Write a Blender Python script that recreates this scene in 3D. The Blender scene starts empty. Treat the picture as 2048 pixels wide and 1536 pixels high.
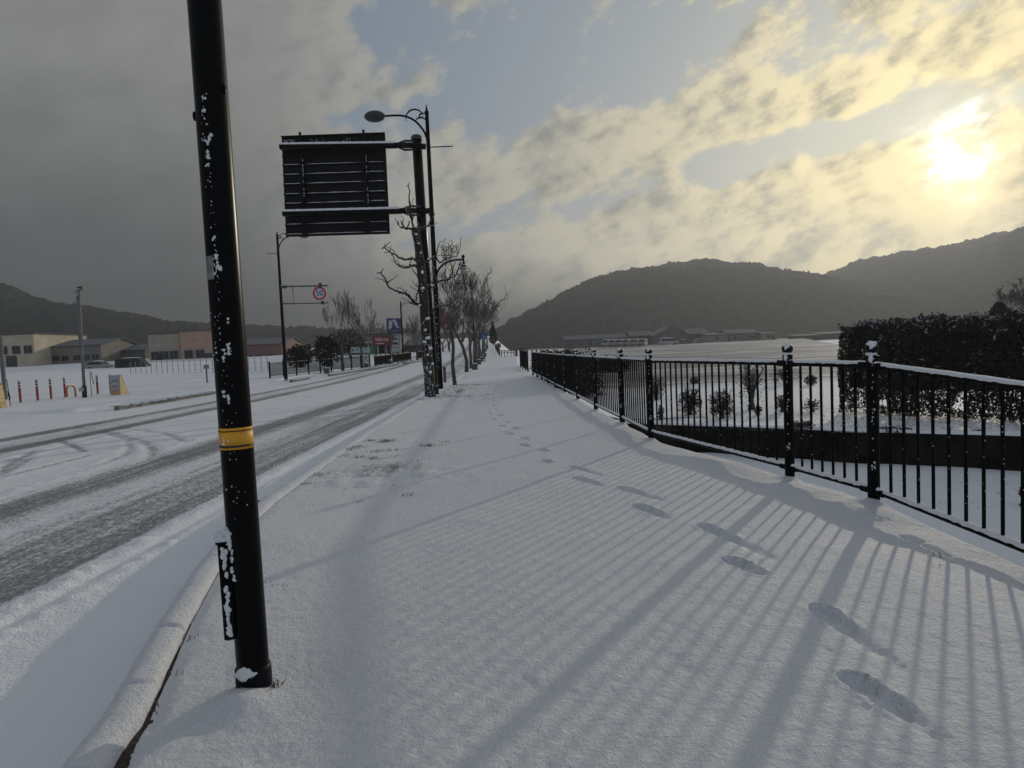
import bpy, math, random
import numpy as np
from mathutils import Vector, Matrix, noise as mnoise
random.seed(7)
SC = bpy.context.scene
COL = SC.collection
rad = math.radians

# ------------------------------------------------------------------ camera
FPX = 1300.0
ROLL, PITCH, CAMH = rad(2.5), math.atan(70 / 1300.0), 1.40
_F = Vector((0, math.cos(PITCH), -math.sin(PITCH)))
_R0 = Vector((1, 0, 0)); _U0 = Vector((0, math.sin(PITCH), math.cos(PITCH)))
_R = math.cos(ROLL) * _R0 - math.sin(ROLL) * _U0
_U = math.cos(ROLL) * _U0 + math.sin(ROLL) * _R0
cam = bpy.data.cameras.new('camera'); camo = bpy.data.objects.new('camera', cam); COL.objects.link(camo)
cam.sensor_width = 36; cam.lens = 36 * FPX / 2048; cam.clip_end = 6000; cam.clip_start = 0.05
camo.matrix_world = Matrix(((_R.x, _U.x, -_F.x, 0), (_R.y, _U.y, -_F.y, 0), (_R.z, _U.z, -_F.z, CAMH), (0, 0, 0, 1)))
SC.camera = camo
SC.view_settings.view_transform = 'Standard'; SC.view_settings.look = 'None'
SC.view_settings.exposure = -0.42; SC.view_settings.gamma = 1

# ------------------------------------------------------------------ sky and sun
SUN_AZ, SUN_EL = rad(34.6), rad(11.6)
SUND = Vector((math.sin(SUN_AZ) * math.cos(SUN_EL), math.cos(SUN_AZ) * math.cos(SUN_EL), math.sin(SUN_EL)))
sl = bpy.data.lights.new('sun', 'SUN'); so = bpy.data.objects.new('sun', sl); COL.objects.link(so)
sl.energy = 2.1; sl.angle = rad(0.75); sl.color = (1.0, 0.89, 0.74)
so.rotation_euler = (-SUND).to_track_quat('-Z', 'Y').to_euler()


class NT:
    """node tree with small arithmetic helpers"""
    def __init__(s, tree):
        s.t = tree; s.n = tree.nodes; s.l = tree.links
    def new(s, typ, **kw):
        n = s.n.new(typ)
        for k, v in kw.items(): setattr(n, k, v)
        return n
    def put(s, sock, v):
        if hasattr(v, 'node'): s.l.new(v, sock)
        elif isinstance(v, (tuple, list)):
            sock.default_value = (*v, 1.0) if len(v) == 3 and len(sock.default_value) == 4 else v
        else: sock.default_value = v
    def m(s, op, a, b=0.0, c=0.0, clamp=False):
        n = s.new('ShaderNodeMath', operation=op, use_clamp=clamp)
        for i, v in enumerate((a, b, c)): s.put(n.inputs[i], v)
        return n.outputs[0]
    def add(s, a, b): return s.m('ADD', a, b)
    def sub(s, a, b): return s.m('SUBTRACT', a, b)
    def mul(s, a, b): return s.m('MULTIPLY', a, b)
    def div(s, a, b): return s.m('DIVIDE', a, b)
    def step(s, x, a, b, lo=0.0, hi=1.0):
        n = s.new('ShaderNodeMapRange', interpolation_type='SMOOTHSTEP')
        for i, v in enumerate((x, a, b, lo, hi)): s.put(n.inputs[i], v)
        return n.outputs[0]
    def gauss(s, x, mu, sg):
        d = s.div(s.sub(x, mu), sg)
        return s.m('EXPONENT', s.mul(s.mul(d, d), -1.0))
    def mix(s, f, a, b, blend='MIX'):
        n = s.new('ShaderNodeMix', data_type='RGBA', blend_type=blend)
        s.put(n.inputs[0], f); s.put(n.inputs[6], a); s.put(n.inputs[7], b)
        return n.outputs[2]
    def scale(s, col, k): return s.mix(1.0, col, s.comb(k, k, k), 'MULTIPLY')
    def plus(s, a, b): return s.mix(1.0, a, b, 'ADD')
    def comb(s, x, y, z=0.0):
        n = s.new('ShaderNodeCombineXYZ')
        for i, v in enumerate((x, y, z)): s.put(n.inputs[i], v)
        return n.outputs[0]
    def sep(s, v):
        n = s.new('ShaderNodeSeparateXYZ'); s.l.new(v, n.inputs[0]); return n.outputs
    def noise(s, vec, sc, det=4.0, rough=0.55, dist=0.0, lac=2.0):
        n = s.new('ShaderNodeTexNoise')
        if vec is not None: s.l.new(vec, n.inputs['Vector'])
        n.inputs['Scale'].default_value = sc; n.inputs['Detail'].default_value = det
        n.inputs['Roughness'].default_value = rough; n.inputs['Distortion'].default_value = dist
        n.inputs['Lacunarity'].default_value = lac
        return n.outputs[0]


world = bpy.data.worlds.new('World'); SC.world = world; world.use_nodes = True
w = NT(world.node_tree); w.n.clear()
out = w.new('ShaderNodeOutputWorld'); bg = w.new('ShaderNodeBackground'); w.l.new(bg.outputs[0], out.inputs[0])
bg.inputs[1].default_value = 0.15
sky = w.new('ShaderNodeTexSky', sky_type='NISHITA'); sky.sun_disc = False
sky.sun_elevation = SUN_EL; sky.sun_rotation = SUN_AZ; sky.air_density = 1.2; sky.dust_density = 2.5
tc = w.new('ShaderNodeTexCoord'); D = tc.outputs['Generated']
dx, dy, dz = w.sep(D)
az = w.mul(w.m('ARCTAN2', dx, dy), 180 / math.pi)
el = w.mul(w.m('ARCSINE', dz), 180 / math.pi)
zz = w.add(w.m('MAXIMUM', dz, 0.0), 0.06)
pxx, pyy = w.div(dx, zz), w.div(dy, zz)
cu = w.add(w.mul(pxx, 0.8), w.mul(pyy, -0.6)); cv = w.add(w.mul(pxx, 0.6), w.mul(pyy, 0.8))
TA = rad(17)
ca = w.add(w.mul(az, math.cos(TA)), w.mul(el, math.sin(TA))); cb = w.add(w.mul(az, -math.sin(TA)), w.mul(el, math.cos(TA)))
P = w.comb(w.mul(ca, 0.105), w.mul(cb, 0.165), 0.0)
dot = w.add(w.add(w.mul(dx, SUND.x), w.mul(dy, SUND.y)), w.mul(dz, SUND.z)); dot = w.m('MAXIMUM', dot, 0.0)
g8, g40 = (w.m('POWER', dot, k) for k in (9.0, 46.0))
n1 = w.noise(P, 1.25, 12.0, 0.60, 0.0)
Psh = w.new('ShaderNodeVectorMath', operation='ADD'); w.l.new(P, Psh.inputs[0]); Psh.inputs[1].default_value = (0.10, -0.08, 0.0)
nl1 = w.noise(P, 1.25, 5.0, 0.58, 0.0); nl2 = w.noise(Psh.outputs[0], 1.25, 5.0, 0.58, 0.0)
dsh = w.m('MINIMUM', w.add(dot, w.mul(w.sub(w.noise(P, 2.2, 6.0, 0.6), 0.56), 0.011)), 1.0); g200 = w.m('POWER', dsh, 420.0); g1500 = w.m('POWER', dsh, 1500.0)
nb = w.noise(P, 0.45, 2.0, 0.5)
left = w.step(az, -6.0, -27.0)
low = w.step(el, 11.0, 5.0)
right = w.step(az, 2.0, 12.0)
bias = w.add(w.mul(w.gauss(cv, 2.47, 0.36), 0.22), w.mul(w.step(cv, 3.1, 3.7), 0.27))
bias = w.sub(bias, w.mul(w.mul(w.gauss(cv, 1.75, 0.34), right), 0.01))
bias = w.sub(bias, w.mul(w.mul(w.gauss(cv, 2.95, 0.22), w.step(az, 12.0, 20.0)), 0.12))
bias = w.sub(bias, w.mul(w.mul(w.gauss(az, 3.0, 7.0), w.gauss(el, 21.5, 4.0)), 0.13))
cov = w.add(w.add(n1, bias), w.add(w.mul(left, 0.5), w.mul(low, 0.12)))
cov = w.add(cov, w.mul(w.sub(nb, 0.5), 0.35))
alpha = w.step(cov, 0.47, 0.60)
lit = w.step(w.add(w.mul(w.sub(nl1, nl2), 1.25), w.mul(w.sub(0.575, n1), 0.62)), -0.13, 0.12)
thick = w.step(cov, 0.66, 1.0)
lit = w.mul(lit, w.sub(1.0, w.mul(thick, 0.25)))
# clear air between the clouds
clear = w.mix(0.55, w.scale(sky.outputs[0], 0.30), (2.1, 2.7, 3.55))
clear = w.mix(w.mul(g8, 0.8), clear, (3.7, 4.0, 3.8))
clear = w.mix(g40, clear, (6.4, 6.2, 4.8))
# cloud colour, lit on the sun side
cshade = w.mix(g8, (1.72, 1.80, 1.80), (3.0, 2.9, 2.35)); cshade = w.mix(w.mul(g40, 0.8), cshade, (4.4, 3.9, 2.5))
clit = w.mix(g8, (2.75, 2.75, 2.55), (7.4, 6.5, 4.2)); clit = w.mix(g40, clit, (10.6, 8.7, 4.5))
ccol = w.mix(lit, cshade, clit)
# heavy snow cloud to the left, darker towards the ground
heavy = w.mix(w.step(el, 24.0, 3.0), (1.80, 1.82, 1.80), (0.52, 0.56, 0.60))
heavy = w.scale(heavy, w.add(0.62, w.mul(n1, 0.76)))
fog = w.mix(w.step(az, 4.0, 19.0), (0.40, 0.42, 0.44), w.mix(g8, (1.6, 1.55, 1.4), (4.6, 3.8, 2.2)))
ccol = w.mix(left, ccol, heavy)
col = w.mix(alpha, clear, ccol)
col = w.mix(w.mul(w.step(el, w.step(az, 14.0, -10.0, 6.5, 12.0), 1.5), 0.92), col, fog)
col = w.scale(col, 1.13)
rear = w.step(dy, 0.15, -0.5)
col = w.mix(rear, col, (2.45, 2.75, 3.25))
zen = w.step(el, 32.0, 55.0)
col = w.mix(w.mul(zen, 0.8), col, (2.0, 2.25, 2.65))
glow = w.mul(w.add(w.mul(g200, 2.6), w.mul(g1500, 22.0)), w.add(0.45, w.mul(n1, 1.1)))
glow = w.mul(glow, w.sub(1.15, w.mul(w.mul(alpha, w.step(cv, 3.2, 3.9)), 0.7)))
gc = w.new('ShaderNodeMix', data_type='RGBA', blend_type='MULTIPLY'); gc.inputs[0].default_value = 1
w.l.new(w.comb(glow, glow, glow), gc.inputs[6]); gc.inputs[7].default_value = (1.0, 0.93, 0.72, 1)
col = w.plus(col, gc.outputs[2])
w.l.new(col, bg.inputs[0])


# ------------------------------------------------------------------ placing helpers
def zg(Y):
    """height of road and pavement along the street"""
    if Y < 20: return 0.0
    if Y < 120: return 0.00025 * (Y - 20) ** 2
    return 2.5 + 0.05 * (min(Y, 170) - 120)
def zgA(Y):
    return np.where(Y < 20, 0, np.where(Y < 120, 0.00025 * (Y - 20) ** 2, 2.5 + 0.05 * (np.minimum(Y, 170) - 120)))
def zdrop(Y): return -0.088 * max(0.0, 5.3 - Y)              # the pavement edge dips towards the camera on the right
def zf(Y): return -0.36 + 0.000062 * max(0, Y - 22) ** 2 if Y < 160 else -0.36 + 0.000062 * 138 ** 2
def dirpx(x, y): return _F + _R * ((x - 1024) / FPX) - _U * ((y - 768) / FPX)
def gnd(x, y, z=0.0, prof=zg):
    v = dirpx(x, y); t = 0.5
    while t < 400:
        if CAMH + v.z * t < z + prof(v.y * t): break
        t *= 1.004
    return Vector((v.x * t, v.y * t, CAMH + v.z * t))
def flat(Y): return 0.0
def atY(x, y, Y):
    v = dirpx(x, y); t = Y / v.y
    return Vector((v.x * t, Y, CAMH + v.z * t))


# ------------------------------------------------------------------ materials
MATS = {}
def mat(name, col, rough=0.6, metal=0.0, var=0.0, vs=8.0, bump=0.0, bs=40.0, snow=None, snown=6.0, spec=0.5, trans=0.0, snowc=(0.70, 0.72, 0.76)):
    if name in MATS: return MATS[name]
    m = bpy.data.materials.new(name); m.use_nodes = True; MATS[name] = m
    t = NT(m.node_tree); b = t.n['Principled BSDF']
    tc = t.new('ShaderNodeTexCoord'); O = tc.outputs['Object']
    c = t.mix(0.0, col, col)
    if var:
        n = t.noise(O, vs, 5.0, 0.6)
        lo = tuple(max(0, k * (1 - var)) for k in col); hi = tuple(min(1, k * (1 + var)) for k in col)
        c = t.mix(t.step(n, 0.3, 0.7), lo, hi)
    r = rough
    if snow is not None:
        g = t.new('ShaderNodeNewGeometry'); nz = t.sep(g.outputs['Normal'])[2]
        n = t.noise(O, snown, 4.0, 0.6)
        f = t.step(t.add(nz, t.mul(t.sub(n, 0.5), 0.9)), snow, snow + 0.14)
        c = t.mix(f, c, snowc)
        r = t.add(t.mul(f, 0.9 - rough), rough)
    t.put(b.inputs['Base Color'], c); t.put(b.inputs['Roughness'], r)
    b.inputs['Metallic'].default_value = metal; b.inputs['Specular IOR Level'].default_value = spec
    if trans: b.inputs['Transmission Weight'].default_value = trans
    if bump:
        bn = t.new('ShaderNodeBump'); bn.inputs['Strength'].default_value = bump; bn.inputs['Distance'].default_value = 0.02
        t.l.new(t.noise(O, bs, 4.0, 0.6), bn.inputs['Height']); t.l.new(bn.outputs[0], b.inputs['Normal'])
    return m

def snow_mat(name, kind):
    """snow sheets. kind: walk / lot / field / clump"""
    m = bpy.data.materials.new(name); m.use_nodes = True; MATS[name] = m
    t = NT(m.node_tree); b = t.n['Principled BSDF']
    tc = t.new('ShaderNodeTexCoord'); O = tc.outputs['Object']
    b.inputs['Roughness'].default_value = 0.7; b.inputs['Specular IOR Level'].default_value = 0.25
    base = t.mix(t.noise(O, 1.7, 4.0), (0.83, 0.845, 0.865), (0.89, 0.90, 0.92))
    bn = t.new('ShaderNodeBump'); bn.inputs['Distance'].default_value = 0.01
    if kind == 'walk':
        h = t.add(t.mul(t.noise(O, 42.0, 3.0, 0.6), 0.8), t.mul(t.noise(O, 130.0, 3.0, 0.65), 0.45))
        bn.inputs['Strength'].default_value = 1.0; bn.inputs['Distance'].default_value = 0.026
    elif kind == 'clump':
        h = t.noise(O, 90.0, 3.0, 0.6); bn.inputs['Strength'].default_value = 0.5
    else:
        h = t.add(t.noise(O, 5.0, 5.0, 0.65), t.mul(t.noise(O, 40.0, 3.0, 0.6), 0.3)); bn.inputs['Strength'].default_value = 0.5; bn.inputs['Distance'].default_value = 0.05
    if kind in ('road', 'lot', 'walk'):
        a = t.new('ShaderNodeAttribute', attribute_name='wear'); wr = a.outputs['Fac']
        x, y, z = t.sep(O)
        st = t.comb(t.mul(x, 34.0), t.mul(y, 15.0), 0.0)
        mott = t.noise(st, 1.0, 5.0, 0.7, 0.6)
        strk = t.noise(t.comb(t.mul(x, 7.0), t.mul(y, 0.22), 0.0), 1.0, 4.0, 0.65)
        fine = t.noise(O, 7.0, 4.0, 0.6)
        f = t.step(t.add(wr, t.mul(t.sub(t.add(t.add(t.mul(mott, 0.55), t.mul(fine, 0.15)), t.mul(strk, 0.30)), 0.5), 2.2)), 0.34, 0.78)
        dark = {'road': (0.050, 0.051, 0.053), 'lot': (0.20, 0.21, 0.22), 'walk': (0.24, 0.225, 0.20)}[kind]
        f = t.mul(f, {'road': 0.80, 'lot': 0.75, 'walk': 0.85}[kind])
        base = t.mix(f, base, dark)
        t.put(b.inputs['Roughness'], t.sub(0.7, t.mul(f, 0.2)))
    if kind == 'field':
        x, y, z = t.sep(O)
        rowy = t.add(y, t.mul(x, 0.08))
        rows = t.noise(t.comb(t.mul(x, 0.12), t.mul(rowy, 1.3), 0.0), 1.0, 6.0, 0.72)
        stub = t.noise(t.comb(t.mul(x, 3.0), t.mul(rowy, 4.0), 0.0), 1.0, 4.0, 0.7)
        rows2 = t.noise(t.comb(t.mul(x, 0.03), t.mul(rowy, 0.30), 0.0), 1.0, 4.0, 0.6)
        f = t.step(t.add(t.add(t.mul(rows, 0.42), t.mul(stub, 0.23)), t.mul(rows2, 0.35)), 0.40, 0.53)
        base = t.mix(t.mul(f, t.mul(t.step(y, 24.0, 27.0), 0.9)), base, (0.11, 0.105, 0.10))
    t.put(b.inputs['Base Color'], base)
    t.l.new(h, bn.inputs['Height']); t.l.new(bn.outputs[0], b.inputs['Normal'])
    return m
SNOW_W = snow_mat('snow_walk', 'walk'); SNOW_R = snow_mat('snow_road', 'road'); SNOW_L = snow_mat('snow_lot', 'lot')
SNOW_F = snow_mat('snow_field', 'field'); SNOW_C = snow_mat('snow_clump', 'clump'); SNOW_G = snow_mat('snow_ground', 'plain')
BLACK = mat('black_paint', (0.004, 0.004, 0.0042), 0.28, 0.0, 0.2, 6.0, spec=0.10)
BLACKS = mat('black_paint_snowy', (0.010, 0.010, 0.011), 0.42, 0.0, 0.2, 6.0, snow=0.62, snown=9.0)
DARKGREY = mat('dark_grey_metal', (0.03, 0.031, 0.033), 0.5, 0.2, 0.3, 5.0, snow=0.7)
RAIL = mat('fence_paint', (0.0035, 0.0035, 0.004), 0.5, 0.0, 0.3, 20.0, spec=.07)
YELLOW = mat('yellow_band', (0.75, 0.37, 0.02), 0.5, 0.0, 0.15, 20.0)
PLATE = mat('grey_plate', (0.22, 0.22, 0.21), 0.5, 0.3, 0.3, 30.0)
BARK = mat('bark', (0.035, 0.029, 0.024), 0.9, 0.0, 0.5, 14.0, 0.6, 40.0, snow=0.60, snown=12.0)
BARKP = mat('bark_plain', (0.075, 0.068, 0.062), 0.9, 0.0, 0.75, 14.0, snow=0.62, snown=16.0)
BARKN = mat('bark_near', (0.030, 0.025, 0.021), 0.9, 0.0, 0.5, 14.0, 0.8, 30.0, snow=0.52, snown=22.0)
GLASS = mat('frosted_glass', (0.85, 0.85, 0.80), 0.45, 0.0, 0.1, 9.0, trans=0.75)
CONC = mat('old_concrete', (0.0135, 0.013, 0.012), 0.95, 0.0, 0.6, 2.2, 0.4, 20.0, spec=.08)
KERBC = mat('kerb_concrete', (0.20, 0.19, 0.175), 0.9, 0.0, 0.35, 6.0, 0.4, 40.0)
DIRT = mat('dirt', (0.045, 0.036, 0.026), 0.95, 0.0, 0.6, 50.0, 0.6, 80.0)


# ------------------------------------------------------------------ mesh builder
class MB:
    def __init__(s): s.v = []; s.f = []; s.sm = []
    def _add(s, vs, fs, sm):
        o = len(s.v); s.v.extend([tuple(p) for p in vs]); s.f.extend([tuple(o + i for i in f) for f in fs]); s.sm.extend([sm] * len(fs)); return s
    def box(s, c, size, rz=0.0, M=None):
        c = Vector(c); hx, hy, hz = (k / 2 for k in size); R_ = M or Matrix.Rotation(rz, 3, 'Z')
        vs = [c + R_ @ Vector((sx * hx, sy * hy, sz * hz)) for sz in (-1, 1) for sy in (-1, 1) for sx in (-1, 1)]
        return s._add(vs, [(0, 2, 3, 1), (4, 5, 7, 6), (0, 1, 5, 4), (2, 6, 7, 3), (0, 4, 6, 2), (1, 3, 7, 5)], False)
    def bbox(s, c, size, b=0.01, rz=0.0, ry=0.0):
        """box with chamfered edges"""
        bm_c = Vector(c); hx, hy, hz = (k / 2 for k in size); b = min(b, hx * .9, hy * .9, hz * .9); R_ = Matrix.Rotation(rz, 3, 'Z') @ Matrix.Rotation(ry, 3, 'Y')
        rings = []
        for z, ins in ((-hz, b), (-hz + b, 0), (hz - b, 0), (hz, b)):
            X, Y_ = hx - ins, hy - ins; c2 = b
            rings.append([(X, Y_ - c2, z), (X - c2, Y_, z), (-X + c2, Y_, z), (-X, Y_ - c2, z), (-X, -Y_ + c2, z), (-X + c2, -Y_, z), (X - c2, -Y_, z), (X, -Y_ + c2, z)])
        vs = [bm_c + R_ @ Vector(p) for r in rings for p in r]
        fs = [(k * 8 + i, k * 8 + (i + 1) % 8, k * 8 + 8 + (i + 1) % 8, k * 8 + 8 + i) for k in range(3) for i in range(8)]
        fs += [tuple(reversed(range(8))), tuple(range(24, 32))]
        return s._add(vs, fs, False)
    def tube(s, pts, r, n=8, cap=True, smooth=True):
        pts = [Vector(p) for p in pts]; rr = r if isinstance(r, (list, tuple)) else [r] * len(pts)
        vs = []; ref = None
        for i, p in enumerate(pts):
            a = pts[max(i - 1, 0)]; b = pts[min(i + 1, len(pts) - 1)]; d = (b - a)
            d = d.normalized() if d.length > 1e-9 else Vector((0, 0, 1))
            if ref is None: ref = d.orthogonal().normalized()
            ref = ref - d * ref.dot(d); ref = ref.normalized() if ref.length > 1e-6 else d.orthogonal().normalized()
            q = d.cross(ref)
            for k in range(n):
                a_ = 2 * math.pi * k / n
                vs.append(p + (ref * math.cos(a_) + q * math.sin(a_)) * rr[i])
        fs = [(i * n + k, i * n + (k + 1) % n, i * n + n + (k + 1) % n, i * n + n + k) for i in range(len(pts) - 1) for k in range(n)]
        s._add(vs, fs, smooth)
        if cap:
            o = len(s.v) - len(vs); L = (len(pts) - 1) * n
            s.f.append(tuple(o + k for k in reversed(range(n)))); s.f.append(tuple(o + L + k for k in range(n))); s.sm += [False, False]
        return s
    def lathe(s, prof, c=(0, 0, 0), n=16, smooth=True):
        """prof: (radius, z) pairs"""
        c = Vector(c)
        return s.tube([c + Vector((0, 0, z)) for r_, z in prof], [max(r_, 1e-4) for r_, z in prof], n, True, smooth) if _mono(prof) else s._lathe(prof, c, n, smooth)
    def _lathe(s, prof, c, n, smooth):
        vs = [c + Vector((r_ * math.cos(2 * math.pi * k / n), r_ * math.sin(2 * math.pi * k / n), z)) for r_, z in prof for k in range(n)]
        fs = [(i * n + k, i * n + (k + 1) % n, i * n + n + (k + 1) % n, i * n + n + k) for i in range(len(prof) - 1) for k in range(n)]
        return s._add(vs, fs, smooth)
    def ball(s, c, r, n=12, m=8, jit=0.0, seed=0):
        c = Vector(c); r = Vector(r) if isinstance(r, (tuple, list, Vector)) else Vector((r, r, r))
        vs = []
        for i in range(m + 1):
            th = math.pi * i / m
            for k in range(n):
                a = 2 * math.pi * k / n; p = Vector((math.sin(th) * math.cos(a), math.sin(th) * math.sin(a), math.cos(th)))
                j = 1 + jit * mnoise.noise(p * 1.9 + Vector((seed * 3.1, seed * 1.7, 0))) if jit else 1
                vs.append(c + Vector((p.x * r.x, p.y * r.y, p.z * r.z)) * j)
        fs = [(i * n + k, i * n + n + k, i * n + n + (k + 1) % n, i * n + (k + 1) % n) for i in range(m) for k in range(n)]
        return s._add(vs, fs, True)
    def prism(s, pts, axis, depth):
        """closed outline pts (3d, planar) pushed along axis*depth"""
        pts = [Vector(p) for p in pts]; d = Vector(axis) * depth; n = len(pts)
        return s._add(pts + [p + d for p in pts], [tuple(range(n)), tuple(reversed(range(n, 2 * n)))] + [(i, n + i, n + (i + 1) % n, (i + 1) % n) for i in range(n)], False)
    def quad(s, a, b, c, d): return s._add([a, b, c, d], [(0, 1, 2, 3)], False)
    def build(s, name, m, parent=None, o=(0, 0, 0), kind=None):
        me = bpy.data.meshes.new(name); o = Vector(o)
        me.from_pydata([(p[0] - o.x, p[1] - o.y, p[2] - o.z) for p in s.v], [], s.f)
        me.polygons.foreach_set('use_smooth', s.sm)
        for q in (m if isinstance(m, (list, tuple)) else [m]): me.materials.append(q)
        ob = bpy.data.objects.new(name, me); COL.objects.link(ob)
        if parent is not None: ob.parent = parent
        else: ob.location = o
        if kind is None and parent is not None and (name.endswith('snow') or name.endswith('clump')): kind = 'stuff'
        if kind: ob['kind'] = kind
        return ob
def _mono(p): return False

def tag(o, label=None, cat=None, group=None, kind=None):
    if label: o['label'] = label
    if cat: o['category'] = cat
    if group: o['group'] = group
    if kind: o['kind'] = kind
    return o
def thing(name, label, cat, loc=(0, 0, 0), rz=0.0, group=None):
    o = bpy.data.objects.new(name, None); COL.objects.link(o); o.empty_display_size = 0.2
    o.location = loc; o.rotation_euler = (0, 0, rz)
    return tag(o, label, cat, group)
def dup(root, loc, rz=0.0, sc=None, label=None, group=None):
    def cp(o, par):
        c = o.copy(); COL.objects.link(c)
        if par is not None: c.parent = par
        for ch in [x for x in o.children]: cp(ch, c)
        return c
    r = cp(root, None); r.location = loc; r.rotation_euler = (0, 0, rz)
    if sc is not None: r.scale = sc if isinstance(sc, (tuple, list)) else (sc, sc, sc)
    if label: r['label'] = label
    if group: r['group'] = group
    return r

def text_mesh(body, size, m, parent, loc, rot=(math.pi / 2, 0, 0), ext=0.004, name='lettering', bold=0.0, align='CENTER', shear=0.0, sx=1.0):
    cu_ = bpy.data.curves.new(name, 'FONT'); cu_.body = body; cu_.size = size; cu_.extrude = ext; cu_.offset = bold
    cu_.align_x = align; cu_.align_y = 'CENTER'; cu_.shear = shear
    tmp = bpy.data.objects.new('tmp', cu_); COL.objects.link(tmp)
    dg = bpy.context.evaluated_depsgraph_get(); me = bpy.data.meshes.new_from_object(tmp.evaluated_get(dg))
    bpy.data.objects.remove(tmp); me.materials.clear(); me.materials.append(m)
    ob = bpy.data.objects.new(name, me); COL.objects.link(ob); ob.parent = parent; ob.location = loc; ob.rotation_euler = rot; ob.scale = (sx, 1, 1)
    return ob

# numpy value noise
def _hash(ix, iy, seed):
    h = (ix.astype(np.int64) * 374761393 + iy.astype(np.int64) * 668265263 + seed * 974634173) & 0x7fffffff
    h = ((h ^ (h >> 13)) * 1274126177) & 0x7fffffff
    return ((h ^ (h >> 16)) & 0xffff) / 65535.0
def vn(x, y, seed=0):
    ix = np.floor(x); iy = np.floor(y); fx = x - ix; fy = y - iy
    fx = fx * fx * fx * (fx * (fx * 6 - 15) + 10); fy = fy * fy * fy * (fy * (fy * 6 - 15) + 10)
    a = _hash(ix, iy, seed); b = _hash(ix + 1, iy, seed); c = _hash(ix, iy + 1, seed); d = _hash(ix + 1, iy + 1, seed)
    return (a + (b - a) * fx) * (1 - fy) + (c + (d - c) * fx) * fy - 0.5
def fbm(x, y, seed=0, o=4, g=0.5):
    r = 0; a = 1.0
    for k in range(o): r = r + a * vn(x * 2 ** k, y * 2 ** k, seed + k * 17); a *= g
    return r

def grid(name, X, Y, Z, m, wear=None, kind='structure'):
    """X, Y, Z: (rows, cols) arrays"""
    r, c = X.shape
    co = np.stack([X, Y, Z], -1).reshape(-1, 3).astype(np.float32)
    i = np.arange(r * c).reshape(r, c)
    q = np.stack([i[:-1, :-1], i[:-1, 1:], i[1:, 1:], i[1:, :-1]], -1).reshape(-1, 4)
    me = bpy.data.meshes.new(name); me.vertices.add(len(co)); me.vertices.foreach_set('co', co.ravel())
    me.loops.add(q.size); me.loops.foreach_set('vertex_index', q.ravel().astype(np.int32))
    me.polygons.add(len(q)); me.polygons.foreach_set('loop_start', np.arange(0, q.size, 4, dtype=np.int32))
    me.polygons.foreach_set('use_smooth', np.ones(len(q), bool))
    me.update(calc_edges=True)
    if wear is not None:
        a = me.attributes.new('wear', 'FLOAT', 'POINT'); a.data.foreach_set('value', wear.reshape(-1).astype(np.float32))
    me.materials.append(m)
    ob = bpy.data.objects.new(name, me); COL.objects.link(ob)
    if kind: ob['kind'] = kind
    return ob

# ------------------------------------------------------------------ outlines on the ground
FPOST = [(3.46, 2.35)] + [tuple(gnd(*p)[:2]) for p in ((1748, 1010), (1580, 960), (1303, 882), (1245, 850), (1192, 822), (1156, 801), (1131, 787), (1111.5, 776), (1097, 767), (1084.6, 760), (1075, 755), (1066, 751))]
FPOST2 = [tuple(gnd(*p)[:2]) for p in ((1056, 743.5), (1051, 740.5), (1046, 737.5), (1041.5, 735))]
RIGHT = [(3.9, -2.0)] + [(x + 0.13, y) for x, y in FPOST] + [(x + 0.12, y) for x, y in FPOST2] + [(0.62, 52), (0.75, 69), (0.75, 71), (-1.2, 72), (-1.7, 85), (-3.0, 116), (-4.5, 170)]
LEFT = [(-1.05, -2.0), (-1.18, 0.8), (-1.50, 2.5), (-1.78, 3.4), (-2.02, 4.3), (-2.24, 5.3), (-2.38, 6.4), (-2.46, 8.6), (-2.56, 11.5), (-2.62, 16), (-2.64, 20.4), (-2.75, 40), (-3.1, 60), (-4.6, 116), (-7.5, 170)]
KW = 0.17
def interp(pl, Y):
    return np.interp(Y, [p[1] for p in pl], [p[0] for p in pl])

# footprints (image points -> ground)
FP = []
for a, b, dep in (((1690, 1348), (1812, 1424), 1.0), ((1632, 1214), (1700, 1262), .9), ((1455, 1116), (1524, 1152), 1.0), ((1402, 1050), (1470, 1082), .9),
                  ((1270, 1011), (1320, 1030), 1.0), ((1238, 976), (1282, 990), .9), ((1150, 955), (1192, 968), 1.0), ((1140, 932), (1170, 940), .9)):
    FP.append((gnd(*a), gnd(*b), dep))
DRAG = [((1700, 1262), (1800, 1335)), ((1812, 1424), (1875, 1480)), ((1470, 1082), (1548, 1120)), ((1282, 990), (1328, 1004)), ((1170, 940), (1200, 950)), ((1192, 968), (1204, 974)), ((1320, 1030), (1340, 1040)), ((1815, 1065), (1960, 1122))]
DRAG = [(gnd(*a), gnd(*b)) for a, b in DRAG]
for c in ((1093, 922), (1087, 900), (1049, 891), (1049, 878), (1019, 868), (1032, 857), (1004, 852), (1013, 844), (985, 839), (997, 831), (978, 828), (991, 820), (972, 817), (987, 811), (970, 807), (985, 802), (966, 797), (983, 794),
          (973, 789), (986, 785), (974, 781), (984, 777), (976, 773), (988, 770), (978, 765), (982, 761), (984, 757), (989, 757), (981, 753), (987, 752.5), (981, 749), (989, 748)):
    p = gnd(*c); d = Vector((-0.28, 0.96, 0)) if p.y < 14 else Vector((-0.04, 1, 0))
    FP.append((p + d * 0.13, p - d * 0.13, 1.0))

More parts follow.
